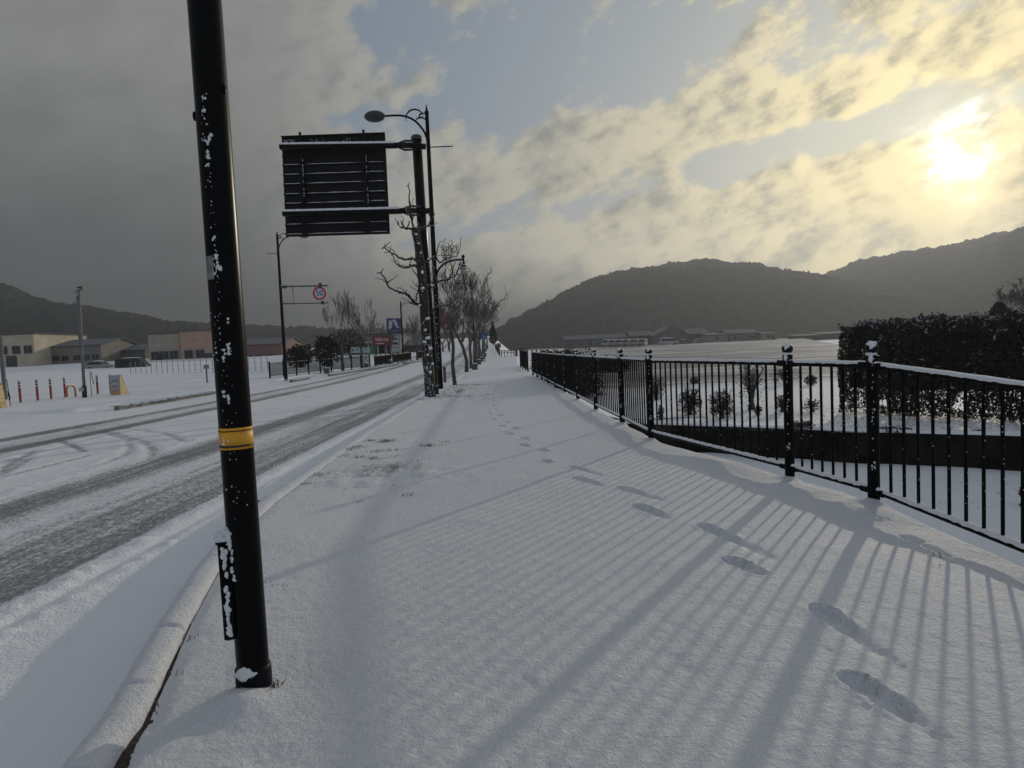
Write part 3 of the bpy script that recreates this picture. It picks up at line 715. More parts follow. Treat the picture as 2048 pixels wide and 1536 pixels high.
LB = gnd(881, 778)
LB = Vector((LB.x, LB.y, zg(LB.y)))
def tall_lamp():
    Ht = atY(853, 216, LB.y).z - LB.z
    root, k, zt = road_lamp(LB, Ht, -1, 'tall black street lamp with a hanging lantern, beside the road sign post', 'tall street lamps', r=.105)
    dxl = atY(853, 216, LB.y).x - LB.x
    root.rotation_euler = (0, math.atan2(dxl, Ht), 0)
    inv = root.rotation_euler.to_matrix().inverted()
    L = lambda x, y, off=0.0: inv @ (atY(x, y, LB.y) - LB) + Vector((0, off, 0))
    MB().tube(curve_pts([L(872, 552), L(878, 538), L(889, 527), L(901, 521.5), L(914, 519.5), L(927, 519)], 6), .045, 8).build('lantern_arm', BLACKS, root)
    ln = MB(); ln.tube([L(926.5, 510), L(927.6, 529)], .04, 8); ln.ball(L(926.3, 513), .07, 8, 6)
    lant = ln.build('lantern', BLACK, root)
    o = L(928, 537)
    MB()._lathe([(.03, .16), (.10, .13), (.13, .03), (.155, 0), (.155, -.02), (.02, -.02)], o, 6, False).build('lantern_roof', mat('lantern_roof_paint', (.05, .052, .056), .5, snow=.35), lant)
    fr = MB()
    for i in range(6):
        a = 2 * math.pi * i / 6
        fr.tube([o + Vector((.135 * math.cos(a), .135 * math.sin(a), -.02)), o + Vector((.075 * math.cos(a), .075 * math.sin(a), -.30)), o + Vector((.02 * math.cos(a), .02 * math.sin(a), -.42))], .012, 5)
    fr._lathe([(.085, -.28), (.085, -.255)], o, 6, False); fr.tube([o + Vector((0, 0, -.40)), o + Vector((0, 0, -.5))], .014, 6)
    fr.build('lantern_frame', BLACK, lant)
    MB()._lathe([(.125, -.02), (.07, -.29), (.02, -.41)], o, 6, False).build('lantern_glass', GLASS, lant)
    # wire flower ornament
    fl = MB(); cO = L(899, 497)
    def loop(cx, cz, rx, rz, rot, tw):
        pts = []
        for i in range(15):
            a = 2 * math.pi * i / 14; x = rx * math.cos(a) * (1 + tw * math.cos(3 * a)); z = rz * math.sin(a)
            pts.append(cO + Vector((cx + x * math.cos(rot) - z * math.sin(rot), -.02, cz + x * math.sin(rot) + z * math.cos(rot))))
        fl.tube(pts, .009, 5)
    for i in range(5): a = 1.2 + i * 2 * math.pi / 5; loop(.13 * math.cos(a), .06 + .13 * math.sin(a), .12, .065, a, .2)
    for cx, cz, r_ in ((-.2, 0, .1), (.17, -.05, .13), (.3, .05, .07), (-.1, -.2, .09), (.05, -.18, .12), (-.26, -.1, .07), (.3, -.14, .08)): loop(cx, cz, r_, r_ * .7, cx * 5, .25)
    rr = random.Random(5)
    for i in range(16):
        a = rr.uniform(0, 6.28); r0 = rr.uniform(.05, .2); p = cO + Vector((r0 * math.cos(a), -.02, r0 * .7 * math.sin(a)))
        q = p + Vector((rr.uniform(-.15, .15), 0, rr.uniform(-.12, .15))); fl.tube([p, (p + q) / 2 + Vector((rr.uniform(-.05, .05), 0, .03)), q], .007, 4)
    fl.tube([L(874, 520), L(879, 527), L(889, 520), L(905, 514), L(915, 512), L(915, 503)], .014, 5); fl.tube([L(868, 512), L(900, 510)], .012, 5)
    fl.build('flower_ornament', mat('ornament_wire', (.035, .012, .010), .6, snow=.85), root)
    bx = MB(); p0 = L(889, 733); bx.bbox((p0.x, p0.y - .05, p0.z - .3 + .0), (.10, .10, .6), .01); bx.build('cable_box', mat('cable_box_grey', (.06, .062, .065), .5, snow=.6), root)
    rnd = random.Random(8); m = MB()
    for i in range(120):
        z = rnd.uniform(.8, 5.0); rr2 = .105 * (1 - .035 * z); a = rad(-90 + rnd.gauss(-14, 20)); s_ = rnd.uniform(.006, .022)
        s_ *= .6; m.ball((rr2 * math.cos(a), rr2 * math.sin(a), z), (s_, s_ * .6, s_ * 1.5), 6, 4, .6, i)
    m.build('snow_clump', SNOW_C, root)
tall_lamp()
LL = gnd(572, 757); LL.z = zg(LL.y)
lamp50, k50, _ = road_lamp(LL, atY(553, 466, LL.y).z - LL.z, 1, 'black street lamp across the road carrying the speed limit sign', 'tall street lamps', r=.11)
lamp50.rotation_euler = (0, math.atan2(atY(554, 466, LL.y).x - LL.x, 9.5), 0)
p = gnd(950, 726); p.z = zg(p.y)
Y2 = 80.0; b2 = Vector((atY(950, 720, Y2).x, Y2, zg(Y2)))
road_lamp(b2, atY(944, 562, Y2).z - b2.z, -1, 'distant black street lamp rising among the bare trees along the pavement', 'tall street lamps', r=.12)
Y3 = 72.0; b3 = Vector((atY(807, 721, Y3).x, Y3, zg(Y3)))
lz = road_lamp(b3, atY(801, 603, Y3).z - b3.z, 1, 'distant street lamp across the road, beside the tall blue shop sign', 'tall street lamps', r=.12)[0]
lz.rotation_euler = (0, math.atan2(atY(801, 603, Y3).x - b3.x, 7), 0)

# speed limit sign hung from the lamp across the road
def speed_sign():
    Y = LL.y; c = atY(640, 587, Y); r = c.z * 0 + 13.2 / FPX * Y
    root = thing('speed_limit_sign', 'round white and red speed limit sign reading 50 on an arm over the road', 'road sign', (c.x, Y - .05, c.z))
    O = Vector((c.x, Y - .05, c.z))
    ar = MB(); ar.tube([atY(565, 573, Y) - O, atY(656, 571, Y) - O], .05, 8); ar.bbox(atY(568, 573.5, Y) - O, (.42, .2, .2), .03); ar.bbox(atY(641, 570, Y) - O, (.22, .16, .3), .03); ar.build('upper_arm', mat('galv_arm', (.05, .052, .055), .5, snow=.6), root)
    ar = MB(); ar.tube([atY(566, 607.5, Y) - O, atY(658, 605.5, Y) - O], .04, 8); ar.bbox(atY(646, 605, Y) - O, (.22, .16, .26), .03); ar.build('lower_arm', MATS['galv_arm'], root)
    for x, l_ in ((585, 34), (607, 5), (619, 4), (629, 8), (632, 30), (653, 4)):
        a = atY(x, 573, Y) - O; MB().tube([a, a + Vector((.01, 0, -l_ / FPX * Y))], [.025 if l_ > 10 else .02, .008], 5).build('hanging_strap', DARKGREY, root)
    def disc(r0, r1, y, m, nm):
        b = MB(); n = 40
        for i in range(n):
            a, b_ = 2 * math.pi * i / n, 2 * math.pi * (i + 1) / n
            P_ = lambda rr, t: (rr * math.cos(t), y, rr * math.sin(t))
            b.quad(P_(r0, a), P_(r1, a), P_(r1, b_), P_(r0, b_))
            b.quad(P_(r1, a), (r1 * math.cos(a), y + .02, r1 * math.sin(a)), (r1 * math.cos(b_), y + .02, r1 * math.sin(b_)), P_(r1, b_))
        b.build(nm, m, root)
    disc(0, r * .74, -.065, mat('sign_white', (.62, .63, .64), .5, var=.1), 'sign_face'); disc(r * .73, r, -.068, mat('sign_red', (.42, .02, .025), .5, var=.2), 'sign_ring')
    text_mesh('50', r * 1.12, mat('sign_blue', (.015, .06, .22), .5), root, (0, -.072, 0), bold=.003)
speed_sign()

# ------------------------------------------------------------------ overhead road sign seen from behind
def road_sign():
    Y = 21.6; base = Vector((atY(868, 780, Y).x, Y, zg(Y)))
    root = thing('overhead_road_sign', 'large dark road sign seen from behind, with snow on its ribs, on two black arms', 'road sign', base)
    A = lambda x, y, off=0.0: atY(x, y, Y) - base + Vector((0, off, 0))
    r = .165
    top = A(833, 274); MB().tube([Vector((A(868, 780).x, 0, -.2)), A(846, 480), top], [r, r * .98, r * .95], 24).build('post', BLACK, root)
    MB()._lathe([(r * 1.1, -.10), (r * 1.1, .0), (r * .8, .05), (0, .07)], top, 24, True).build('post_cap', mat('post_cap_paint', (.03, .031, .033), .4, snow=.85), root)
    for (x0, y0), (x1, y1), (xe, ye) in (((566, 299), (826, 296), (852, 295)), ((572, 431), (836, 425), (860, 423))):
        b = MB(); rr = .095
        b.tube([A(x0, y0, -.28), A(x1 - 30, y1 - (y1 - y0) * .1, -.28)], rr, 14); b.tube([A(x1 - 30, y1, -.28), A(x1, y1, -.28)], rr * .95, 14)
        b.tube([A(x1, y1, -.22), A(xe, ye, -.1)], rr * 1.0, 14)
        ab = b.build('arm', BLACK, root)
        f = MB(); f.tube([A(x1 - 16, y1, -.28), A(x1 - 14, y1, -.28)], .16, 12)
        for s_ in (-1, 1):
            f.prism([A(x1 - 28, y1 + s_ * 5, -.30), A(x1 - 14, y1 + s_ * 11, -.30), A(x1 + 6, y1 + s_ * 10, -.30), A(x1 + 6, y1 + s_ * 7, -.30), A(x1 - 14, y1 + s_ * 7, -.30)], (0, 1, 0), .05)
        f.build('flange', mat('flange_paint', (.02, .0205, .022), .45, snow=.6), ab)
        # snow lying along the arm
        sn = MB(); nseg = 60; pa, pb = A(x0, y0, -.28), A(x1 - 34, y1, -.28)
        pts = [pa + (pb - pa) * (i / nseg) + Vector((0, -.035, rr * .80 + .012 * mnoise.noise(Vector((i * .5, y0, 0))))) for i in range(nseg + 1)]
        sn.tube(pts, [.052 + .016 * mnoise.noise(Vector((i * .7, y0, 3))) for i in range(nseg + 1)], 8); sn.build('arm_snow', SNOW_C, ab)
    # panel back
    c4 = [A(563, 274), A(770, 266.5), A(780, 467.5), A(572, 473.5)]
    pan = MB(); pan.prism(c4, (0, 1, 0), .04)
    pn = pan.build('sign_panel', mat('panel_back', (.006, .006, .0065), .6, var=.4, vs=6, spec=.2), root)
    def on(u, v): return (c4[0] * (1 - u) + c4[1] * u) * (1 - v) + (c4[3] * (1 - u) + c4[2] * u) * v
    ribs = [0.0, .135, .20, .29, .385, .48, .58, .675, .77, .885, .985]
    for i, v in enumerate(ribs):
        b = MB(); a0, a1 = on(0, v), on(1, v); b.box((a0 + a1) / 2 + Vector((0, -.035, 0)), ((a1 - a0).length, .07, .03), M=Matrix.Rotation(-math.atan2(a1.z - a0.z, a1.x - a0.x), 3, 'Y'))
        rb = b.build('rib', MATS['panel_back'], pn)
        if i == 0: continue
        sn = MB(); big = .06 if i == 1 else .034
        for u0, u1 in ((.012, .17), (.20, .785), (.815, .985)):
            if i == 2: break
            n = 22; t0 = on(u0, v) + Vector((0, 0, .016)); t1 = on(u1, v) + Vector((0, 0, .016))
            for k in range(n):
                fa, fb = k / n, (k + 1) / n
                ha, hb = (big * (min(1, 6 * q) * min(1, 6 * (1 - q))) ** .6 * (.75 + .5 * mnoise.noise(Vector((q * 5, i, u0 * 9)))) + .002 for q in (fa, fb))
                p0, p1 = t0 + (t1 - t0) * fa, t0 + (t1 - t0) * fb
                sn._add([p0 + Vector((0, -.07, 0)), p1 + Vector((0, -.07, 0)), p1 + Vector((0, -.055, hb * .7)), p0 + Vector((0, -.055, ha * .7)), p1 + Vector((0, 0, hb)), p0 + Vector((0, 0, ha))], [(0, 1, 2, 3), (3, 2, 4, 5)], True)
        if sn.v: sn.build('rib_snow', SNOW_C, rb)
    for u, v0, v1 in ((.19, -.03, .70), (.80, -.03, .72)):
        b = MB(); b.box((on(u, v0) + on(u, v1)) / 2 + Vector((0, -.09, 0)), (.07, .10, (on(u, v0) - on(u, v1)).length), M=Matrix.Rotation(rad(-2.2) * -1 if False else math.atan2((on(u, v0) - on(u, v1)).x, (on(u, v0) - on(u, v1)).z), 3, 'Y'))
        b.build('bracket', MATS['panel_back'], pn)
        sn = MB(); rnd = random.Random(int(u * 100))
        for k in range(14):
            v = rnd.uniform(.2, .70); sn.ball(on(u, v) + Vector((.045, -.12, 0)), (.010, .012, rnd.uniform(.02, .06)), 6, 4, .5, k)
        sn.build('bracket_snow', SNOW_C, pn)
    sn = MB(); rnd = random.Random(77)
    for k in range(70):
        u = rnd.choice([rnd.uniform(.02, .12), rnd.uniform(.25, .75)]); sn.ball(on(u, rnd.uniform(.03, .09)) + Vector((0, -.006, 0)), (rnd.uniform(.008, .03), .006, .007), 6, 4, .5, k)
    sn.build('panel_snow', SNOW_C, pn)
road_sign()

# ------------------------------------------------------------------ black railing
FZ = 1.17                                                    # top of the rail above the pavement
def railing():
    O = Vector((*FPOST[1], 0)); root = thing('railing', 'black steel railing with ball topped posts and snowy rails along the pavement', 'railing', O)
    NB = [20, 6, 19, 12, 14, 14, 14, 14, 14, 14, 12, 12]
    ball_m = mat('ball_paint', (.005, .005, .006), .4, spec=.2)
    def post_parts():
        p = MB(); p._lathe([(.046, -.15), (.046, 1.205), (.050, 1.206), (.050, 1.222), (.030, 1.235), (.018, 1.25)], Vector(), 14, False)
        f = MB(); f.ball((0, 0, 1.285), .052, 18, 12)
        s1 = MB(); s1.ball((-.004, -.006, 1.312), (.040, .040, .030), 14, 8, .35, 3); s1.ball((-.012, -.030, 1.298), (.026, .022, .028), 10, 6, .5, 5)
        s2 = MB(); s2.ball((-.006, -.006, 1.238), (.042, .042, .020), 12, 6, .4, 9); s2.ball((-.02, -.03, 1.20), (.022, .02, .04), 8, 6, .5, 2)
        rnd = random.Random(12)
        for k in range(26):
            z = .25 + .95 * rnd.random() ** .75; a = rad(-108 + rnd.gauss(0, 9)); r = rnd.uniform(.0025, .0065)
            s2.ball((.046 * math.cos(a), .046 * math.sin(a), z), (r, r * .8, r * rnd.uniform(1, 2.4)), 6, 4, .7, k)
        return p, f, s1, s2
    pp, ff, s1, s2 = post_parts(); first = None
    for i, (x, y) in enumerate(FPOST):
        z = zg(y) + zdrop(y)
        if first is None:
            a = pp.build('post', RAIL, root); b = ff.build('finial', ball_m, a); c = s1.build('finial_snow', SNOW_C, a); d = s2.build('post_snow', SNOW_C, a); first = (a, b, c, d)
            a.location = (x - O.x, y - O.y, z)
        else:
            a = first[0].copy(); COL.objects.link(a); a.parent = root; a.location = (x - O.x, y - O.y, z); a.rotation_euler = (0, 0, rad(random.uniform(-14, 14)))
            for q in first[1:]:
                c = q.copy(); COL.objects.link(c); c.parent = a
    bal = None; nb = 0; rest = MB()
    for i in range(len(FPOST) - 1):
        a = Vector((*FPOST[i], zg(FPOST[i][1]) + zdrop(FPOST[i][1]))) - O; b = Vector((*FPOST[i + 1], zg(FPOST[i + 1][1]) + zdrop(FPOST[i + 1][1]))) - O
        d = (b - a).normalized(); a2 = a + d * .05; b2 = b - d * .05; up = Vector((0, 0, 1)); L = (b2 - a2).length
        ang = math.atan2(d.y, d.x)
        for zt, hh, ww, nm in ((FZ - .025, .046, .05, 'top_rail'), (.125, .040, .040, 'bottom_rail')):
            m = MB(); m.bbox((a2 + b2) / 2 + up * zt, (L, ww, hh), .012, ang, math.asin(-d.z))
            for e, sg in ((a2, 1), (b2, -1)): m.bbox(e + d * sg * .035 + up * zt, (.09, ww + .014, hh + .014), .006, ang)
            r = m.build(nm, RAIL, root)
            n = max(8, int(L / .035)); rr = []; q = []
            for k in range(n + 1):
                t = k / n; P_ = a2 + d * L * t; nz = mnoise.noise(Vector((P_.x * 9, P_.y * 9, zt * 5))) * .5 + .5; nz2 = mnoise.noise(Vector((P_.x * 34, P_.y * 34, zt)))
                h = (.014 if zt > 1 else .022) * (.75 + .5 * nz); over = (.006 + .010 * nz2) if zt > 1 else (.001 + .008 * nz2)
                base = P_ + up * (zt + hh / 2); w2 = ww / 2; s_ = Vector((-d.y, d.x, 0))
                if s_.x > 0: s_ = -s_
                q.append([base + s_ * (w2 + .003) - up * max(0.0, .008 + over), base + s_ * (w2 + .006) + up * .002, base + s_ * w2 * .7 + up * h * .8, base + up * h, base - s_ * w2 * .7 + up * h * .75, base - s_ * (w2 + .003) - up * .006])
            m = MB()
            vs = [p for row in q for p in row]; fs = [(k * 6 + j, k * 6 + j + 1, k * 6 + 7 + j, k * 6 + 6 + j) for k in range(n) for j in range(5)] + [tuple(range(6)), tuple(n * 6 + j for j in reversed(range(6)))]
            m._add(vs, fs, True); m.build('rail_snow', SNOW_C, r)
        for k in range(1, NB[i] + 1):
            P_ = a2 + d * L * (k / (NB[i] + 1)); za, zb = .13, FZ - .04
            if nb < 100:
                if bal is None:
                    bal = MB().tube([(0, 0, za), (0, 0, zb)], .0118, 10, False).build('baluster', RAIL, root); bal.location = P_
                else:
                    c = bal.copy(); COL.objects.link(c); c.parent = root; c.location = P_
                nb += 1
            else: rest.tube([P_ + up * za, P_ + up * zb], .016, 6, False)
    rest.build('baluster', RAIL, root, kind='stuff')
    sp = MB(); rnd = random.Random(31)
    for i in range(4):
        a = Vector((*FPOST[i], 0)) - O; b = Vector((*FPOST[i + 1], 0)) - O; d = (b - a).normalized(); L = (b - a).length - .1
        for k in range(1, NB[i] + 1):
            P_ = a + d * (.05 + L * k / (NB[i] + 1))
            for q in range(rnd.randint(3, 9)):
                aa = rad(-105 + rnd.gauss(0, 25)); r = rnd.uniform(.0012, .0038); sp.ball(P_ + Vector((.0125 * math.cos(aa), .0125 * math.sin(aa), rnd.uniform(.16, 1.0))), (r, r, r * 1.4), 5, 3)
    sp.build('baluster_snow', SNOW_C, root)
railing()
def railing_far():
    O = Vector((*FPOST2[0], 0)); root = thing('railing', 'short far run of black railing past the gap where the pavement bends', 'railing', O)
    for x, y in FPOST2:
        p = MB()._lathe([(.046, -.15), (.046, 1.2), (.02, 1.25)], Vector((x - O.x, y - O.y, zg(y))), 8, False); p.ball((x - O.x, y - O.y, zg(y) + 1.285), .05, 8, 6); p.build('post', RAIL, root)
    for i in range(3):
        a = Vector((*FPOST2[i], zg(FPOST2[i][1]))) - O; b = Vector((*FPOST2[i + 1], zg(FPOST2[i + 1][1]))) - O; d = (b - a).normalized()
        for z in (FZ - .02, .125): MB().bbox((a + b) / 2 + Vector((0, 0, z)), ((b - a).length, .04, .045), .01, math.atan2(d.y, d.x)).build('rail', mat('rail_snowtop', (.012, .012, .013), .5, snow=.8), root)
        for k in range(1, 14): MB().tube([a + (b - a) * k / 14 + Vector((0, 0, .13)), a + (b - a) * k / 14 + Vector((0, 0, 1.13))], .0125, 5, False).build('baluster', RAIL, root)
railing_far()

# ------------------------------------------------------------------ bare trees
def grow(mb, p, d, ln, r, depth, rnd, up=.25, rmin=.006, nseg=4, fork=3, spread=.6, crook=.10):
    pts = [p]; rs = [r]; q = p.copy(); dd = d.normalized()
    for i in range(nseg):
        dd = (dd + Vector((rnd.gauss(0, crook), rnd.gauss(0, crook), rnd.gauss(0, crook) + up * .22))).normalized()
        q = q + dd * (ln / nseg); pts.append(q.copy()); rs.append(max(rmin, r * (1 - .5 * (i + 1) / nseg)))
    mb.tube(pts, rs, 6 if r > .03 else 4, False)
    if depth <= 0: return
    n = fork + (rnd.random() < .5)
    for k in range(n):
        t = rnd.uniform(.35, 1.0) if k else 1.0; i = min(nseg, max(1, round(t * nseg)))
        ax = Vector((rnd.gauss(0, 1), rnd.gauss(0, 1), rnd.gauss(0, .6))); ax = (ax - dd * ax.dot(dd)).normalized()
        nd = (dd + ax * spread * rnd.uniform(.5, 1.2) + Vector((0, 0, up))).normalized()
        grow(mb, pts[i], nd, ln * rnd.uniform(.58, .82), max(rmin, rs[i] * .68), depth - 1, rnd, up, rmin, nseg, fork, spread, crook)
def bare_tree(label, loc, H_, seed, r=.10, trunk_h=1.9, depth=5, up=.30, spread=.55, m=None, rmin=.008, group=None, lean=0.0, name='bare_tree', fork=2):
    rnd = random.Random(seed); m = m or BARKP
    root = thing(name, label, 'tree', loc, 0, group)
    t = MB(); pts = [Vector((0, 0, -.1)), Vector((rnd.gauss(0, .03), 0, trunk_h * .35)), Vector((rnd.gauss(0, .05) + lean * .5, rnd.gauss(0, .04), trunk_h * .7)), Vector((lean, rnd.gauss(0, .05), trunk_h))]
    t.tube(pts, [r * 1.25, r, r * .95, r * .85], 9); t.build('trunk', m, root)
    c = MB(); n = 4
    for k in range(n):
        a = 2 * math.pi * k / n + rnd.random(); d = Vector((math.cos(a) * .5, math.sin(a) * .5, 1)).normalized()
        grow(c, pts[-1] - Vector((0, 0, rnd.uniform(0, .35))), d, (H_ - trunk_h) * rnd.uniform(.30, .42), r * .55, depth, rnd, up, rmin, 4, fork, spread)
    c.build('crown', m, root)
    return root

def pollard():
    b0 = gnd(862, 797); Y = b0.y + .15
    root = thing('pollarded_tree', 'pollarded roadside tree with a thick snow speckled trunk and crooked stub branches', 'tree', (b0.x, Y, 0))
    O = Vector((b0.x, Y, 0)); s = Y / FPX
    rnd = random.Random(2)
    A = lambda x, y: atY(x, y, Y) - O
    tp = [(863, 806), (862, 796), (861, 780), (859, 755), (856, 725), (853.5, 690), (851, 655), (849.5, 620), (847, 590), (844.5, 560), (841, 530), (838, 505), (835.5, 485), (831, 466), (828, 455)]
    tw = [27, 24, 22.5, 21.5, 21, 20, 19.5, 19, 18.5, 18, 17.5, 16, 15, 16, 11]
    m = MB(); n = 20; pts = [A(*p) for p in tp]
    # denser trunk with knobbly bark
    rows_ = []
    for i in range(len(pts) - 1):
        for k in range(7):
            f = k / 7; rows_.append((pts[i] * (1 - f) + pts[i + 1] * f, (tw[i] * (1 - f) + tw[i + 1] * f) * s / 2))
    rows_.append((pts[-1], tw[-1] * s / 2))
    vs = []
    for c, r in rows_:
        for k in range(n):
            a = 2 * math.pi * k / n; q = Vector((math.cos(a), math.sin(a), 0))
            vs.append(c + q * r * (1 + .10 * mnoise.noise(Vector((q.x * 1.4, q.y * 1.4, c.z * 2.2))) + .07 * mnoise.noise(Vector((q.x * 5, q.y * 5, c.z * 5)))))
    L = len(rows_)
    m._add(vs, [(i * n + k, i * n + (k + 1) % n, i * n + n + (k + 1) % n, i * n + n + k) for i in range(L - 1) for k in range(n)] + [tuple((L - 1) * n + k for k in range(n))], True)
    m.tube([A(870, 783), A(875, 775), A(876, 770)], [.09, .06, .035], 7); m.tube([A(856, 797), A(850, 800), A(847, 797)], [.07, .05, .03], 7)
    m.build('trunk', BARKN, root)
    BR = [([(832, 463), (820, 457), (807, 455), (797, 450), (790, 435)], 5.5), ([(807, 455), (803, 446), (806, 437), (800, 428)], 3), ([(813, 456), (818, 446), (816, 440)], 3), ([(797, 450), (793, 443), (786, 432)], 2),
          ([(828, 456), (822, 430), (819, 405), (817.5, 380), (816.5, 361)], 4.5), ([(823, 436), (814, 424), (810, 414), (809, 409)], 2.5), ([(824, 440), (830, 422), (827, 410), (829, 399)], 2.5), ([(822, 430), (830, 416), (833, 408)], 2),
          ([(834, 466), (847, 457), (859, 450), (862, 437), (859, 429)], 5.5), ([(857, 453), (866, 449), (874, 441)], 2.2), ([(845, 459), (849, 447), (847, 440)], 3), ([(862, 440), (868, 431), (867, 424)], 2),
          ([(838, 525), (825, 517), (814, 519), (802, 516), (790, 509), (780, 504), (770, 496), (763, 497)], 6), ([(780, 504), (772, 503), (766, 505)], 2), ([(790, 509), (786, 501), (778, 497), (772, 491)], 2),
          ([(839, 536), (826, 530), (816, 533), (805, 534), (791, 526), (784, 513), (777, 503)], 5.5), ([(805, 534), (798, 528), (797, 522)], 2.5),
          ([(843, 613), (827, 602), (815, 588), (805, 586), (795, 583), (781, 576), (776, 563), (768, 550), (761, 549)], 6.5), ([(776, 565), (765, 561), (754, 558)], 2.4), ([(841, 612), (820, 605), (808, 598), (799, 594)], 3), ([(815, 588), (806, 579), (801, 576), (797, 577)], 2.2),
          ([(831, 604), (833, 590), (836, 582), (828, 577), (820, 573)], 3.2), ([(836, 583), (838, 575), (836, 569)], 2), ([(838, 556), (832, 548), (828, 542), (825, 536)], 3), ([(838, 575), (830, 570), (826, 560)], 2),
          ([(846, 529), (859, 520), (871, 514), (881, 524), (893, 515), (905, 512)], 5), ([(871, 514), (874, 500), (877, 488), (890, 476)], 2.8), ([(881, 524), (884, 517)], 2),
          ([(845, 580), (854, 573), (866, 572), (876, 562), (893, 559), (905, 554), (915, 541), (921, 522)], 6.5), ([(903, 555), (912, 550), (924, 546), (934, 541)], 2.6), ([(898, 557), (904, 540), (901, 522), (905, 508)], 3.2), ([(904, 540), (909, 528), (912, 515), (918, 503), (923, 472)], 2), ([(915, 541), (921, 535), (925, 527)], 2.2), ([(893, 559), (890, 549), (893, 541)], 2.4),
          ([(863, 626), (872, 614), (880, 611), (893, 610), (905, 612), (912, 619)], 5), ([(893, 610), (905, 603), (916, 595), (930, 589), (941, 587)], 2.6)]
    c = MB(); stub = MB()
    for pl, wd in BR:
        yo = rnd.uniform(-.6, .5)
        P_ = curve_pts([A(*q) + Vector((0, yo * i / len(pl), 0)) for i, q in enumerate(pl)], 5)
        P_ = [q + Vector((rnd.gauss(0, .012), rnd.gauss(0, .02), rnd.gauss(0, .014))) for q in P_]
        N = len(P_) - 1; c.tube(P_, [max(.009, wd * s / 2 * (1 - .72 * i / N) * rnd.uniform(.86, 1.16)) for i in range(N + 1)], 7)
        if wd > 4:
            for k in range(3):
                i = rnd.randint(2, N - 1); q = P_[i]
                e = q + Vector((rnd.gauss(0, .14), rnd.gauss(0, .14), rnd.uniform(.05, .28))); c.tube([q, (q + e) / 2 + Vector((rnd.gauss(0, .03), 0, 0)), e], [.02, .014, .008], 5)
    c.build('crown', BARKN, root)
    k_ = MB()
    for i, (x, y, rx, rz) in enumerate([(857, 637, 8, 3.5), (852, 660, 5, 4), (857, 676, 8, 4.5), (850, 684, 6, 4), (862, 696, 6, 5), (857, 709, 4, 5), (866, 727, 4, 4), (862, 744, 5, 5), (855, 735, 3, 5), (846, 545, 4, 5), (838, 488, 3, 3), (847, 577, 6, 4), (841, 611, 5, 3), (866, 572, 5, 2), (859, 519, 5, 2.2), (843, 507, 2, 4), (834, 470, 4, 3)]):
        q = A(x, y) + Vector((0, -tw[6] * s / 2 * .93, 0)); k_.ball(q, (rx * s * .62, .045, rz * s * .66), 22, 14, .55, i)
    for i in range(230):
        z = rnd.uniform(.1, 2.0) if i < 180 else rnd.uniform(2.2, 5.2); f = min(1, z / 5.4)
        yy = 797 - z / s; cx = np.interp(yy, [p[1] for p in tp[::-1]], [p[0] for p in tp[::-1]]); wr = np.interp(yy, [p[1] for p in tp[::-1]], tw[::-1]) * s / 2
        a = rad(-95 + rnd.gauss(0, 34)); q = A(cx, yy) + Vector((wr * math.cos(a), wr * math.sin(a), 0)); r = rnd.uniform(.005, .013)
        k_.ball(q, (r, r * .7, r * 1.3), 5, 4, .7, i)
    k_.ball(A(862, 800) + Vector((0, -.15, 0)), (.30, .16, .10), 14, 8, .6, 3)
    k_.build('trunk_snow', SNOW_C, root)
pollard()

# row along the pavement
ROW = [((910, 770), 5.6, .075, 'slim bare tree just behind the tall street lamp, trunk whitened with snow'),
       ((933, 744), 7.4, .11, 'bare tree with a leaning trunk and a long branch reaching up right, behind the lantern'),
       ((942, 737), 6.0, .10, 'bare tree beside the front stone planter on the pavement'),
       ((949, 729.5), 6.2, .11, 'bare tree just past the front stone planter'),
       ((953.5, 726), 6.4, .10, 'bare tree next to the second stone planter'),
       ((958, 722.5), 6.5, .11, 'bare tree before the third stone planter'),
       ((962, 718), 6.3, .11, 'bare tree close to the round blue sign'),
       ((966, 713), 6.5, .11, 'bare tree right behind the round blue sign'),
       ((969, 708), 6.6, .12, 'third bare tree from the far end of the pavement row'),
       ((972, 703), 6.6, .12, 'second bare tree from the far end of the pavement row'),
       ((975, 698), 6.8, .12, 'farthest bare tree of the row, near the tall dark conifer')]
PROTO = []
for i, (b_, H_, r, lab) in enumerate(ROW):
    p = gnd(*b_); p.z = zg(p.y); p.x -= .0
    if i < 4:
        t = bare_tree(lab, p, H_, 40 + i * 3, r, 1.9 if i else 2.3, 5, .20 if i != 1 else .30, .56, None, .0075 if i < 2 else .010, 'bare street trees along the pavement', lean=(-.25 if i == 1 else (0.05 if i else -.05)))
        PROTO.append(t); t['h'] = H_
    else:
        q = PROTO[1 + i % 3]; dup(q, p, random.uniform(0, 6.28), H_ / q['h'], lab, 'bare street trees along the pavement')
LROW = [((686, 740), 6.3, 'bare vase shaped tree across the road, in front of the dark leafy bush'), ((724.5, 736), 5.8, 'bare tree standing before the green and white billboard across the road'),
        ((753, 732.5), 4.8, 'bare tree left of the pale pylon sign across the road'), ((779.5, 727), 3.2, 'small bare tree in front of the white pylon sign'), ((810, 722), 4.3, 'bare tree beside the distant lamp across the road'),
        ((834, 719.5), 5.0, 'bare tree past the distant lamp, first of two close together'), ((845.5, 717.5), 5.0, 'bare tree past the distant lamp, nearer the pollarded trunk')]
for i, (b_, H_, lab) in enumerate(LROW):
    p = gnd(*b_); p.z = zg(p.y)
    if i == 0:
        t = bare_tree(lab, p, H_, 91, .11, 2.0, 5, .26, .52, None, .009, 'bare trees across the road'); t['h'] = H_; LP = t
    else: dup(LP if i % 2 else PROTO[2], p, i * 1.3, H_ / (LP if i % 2 else PROTO[2])['h'], lab, 'bare trees across the road')
BROWN = mat('bark_brown', (.085, .045, .03), .9, var=.3)
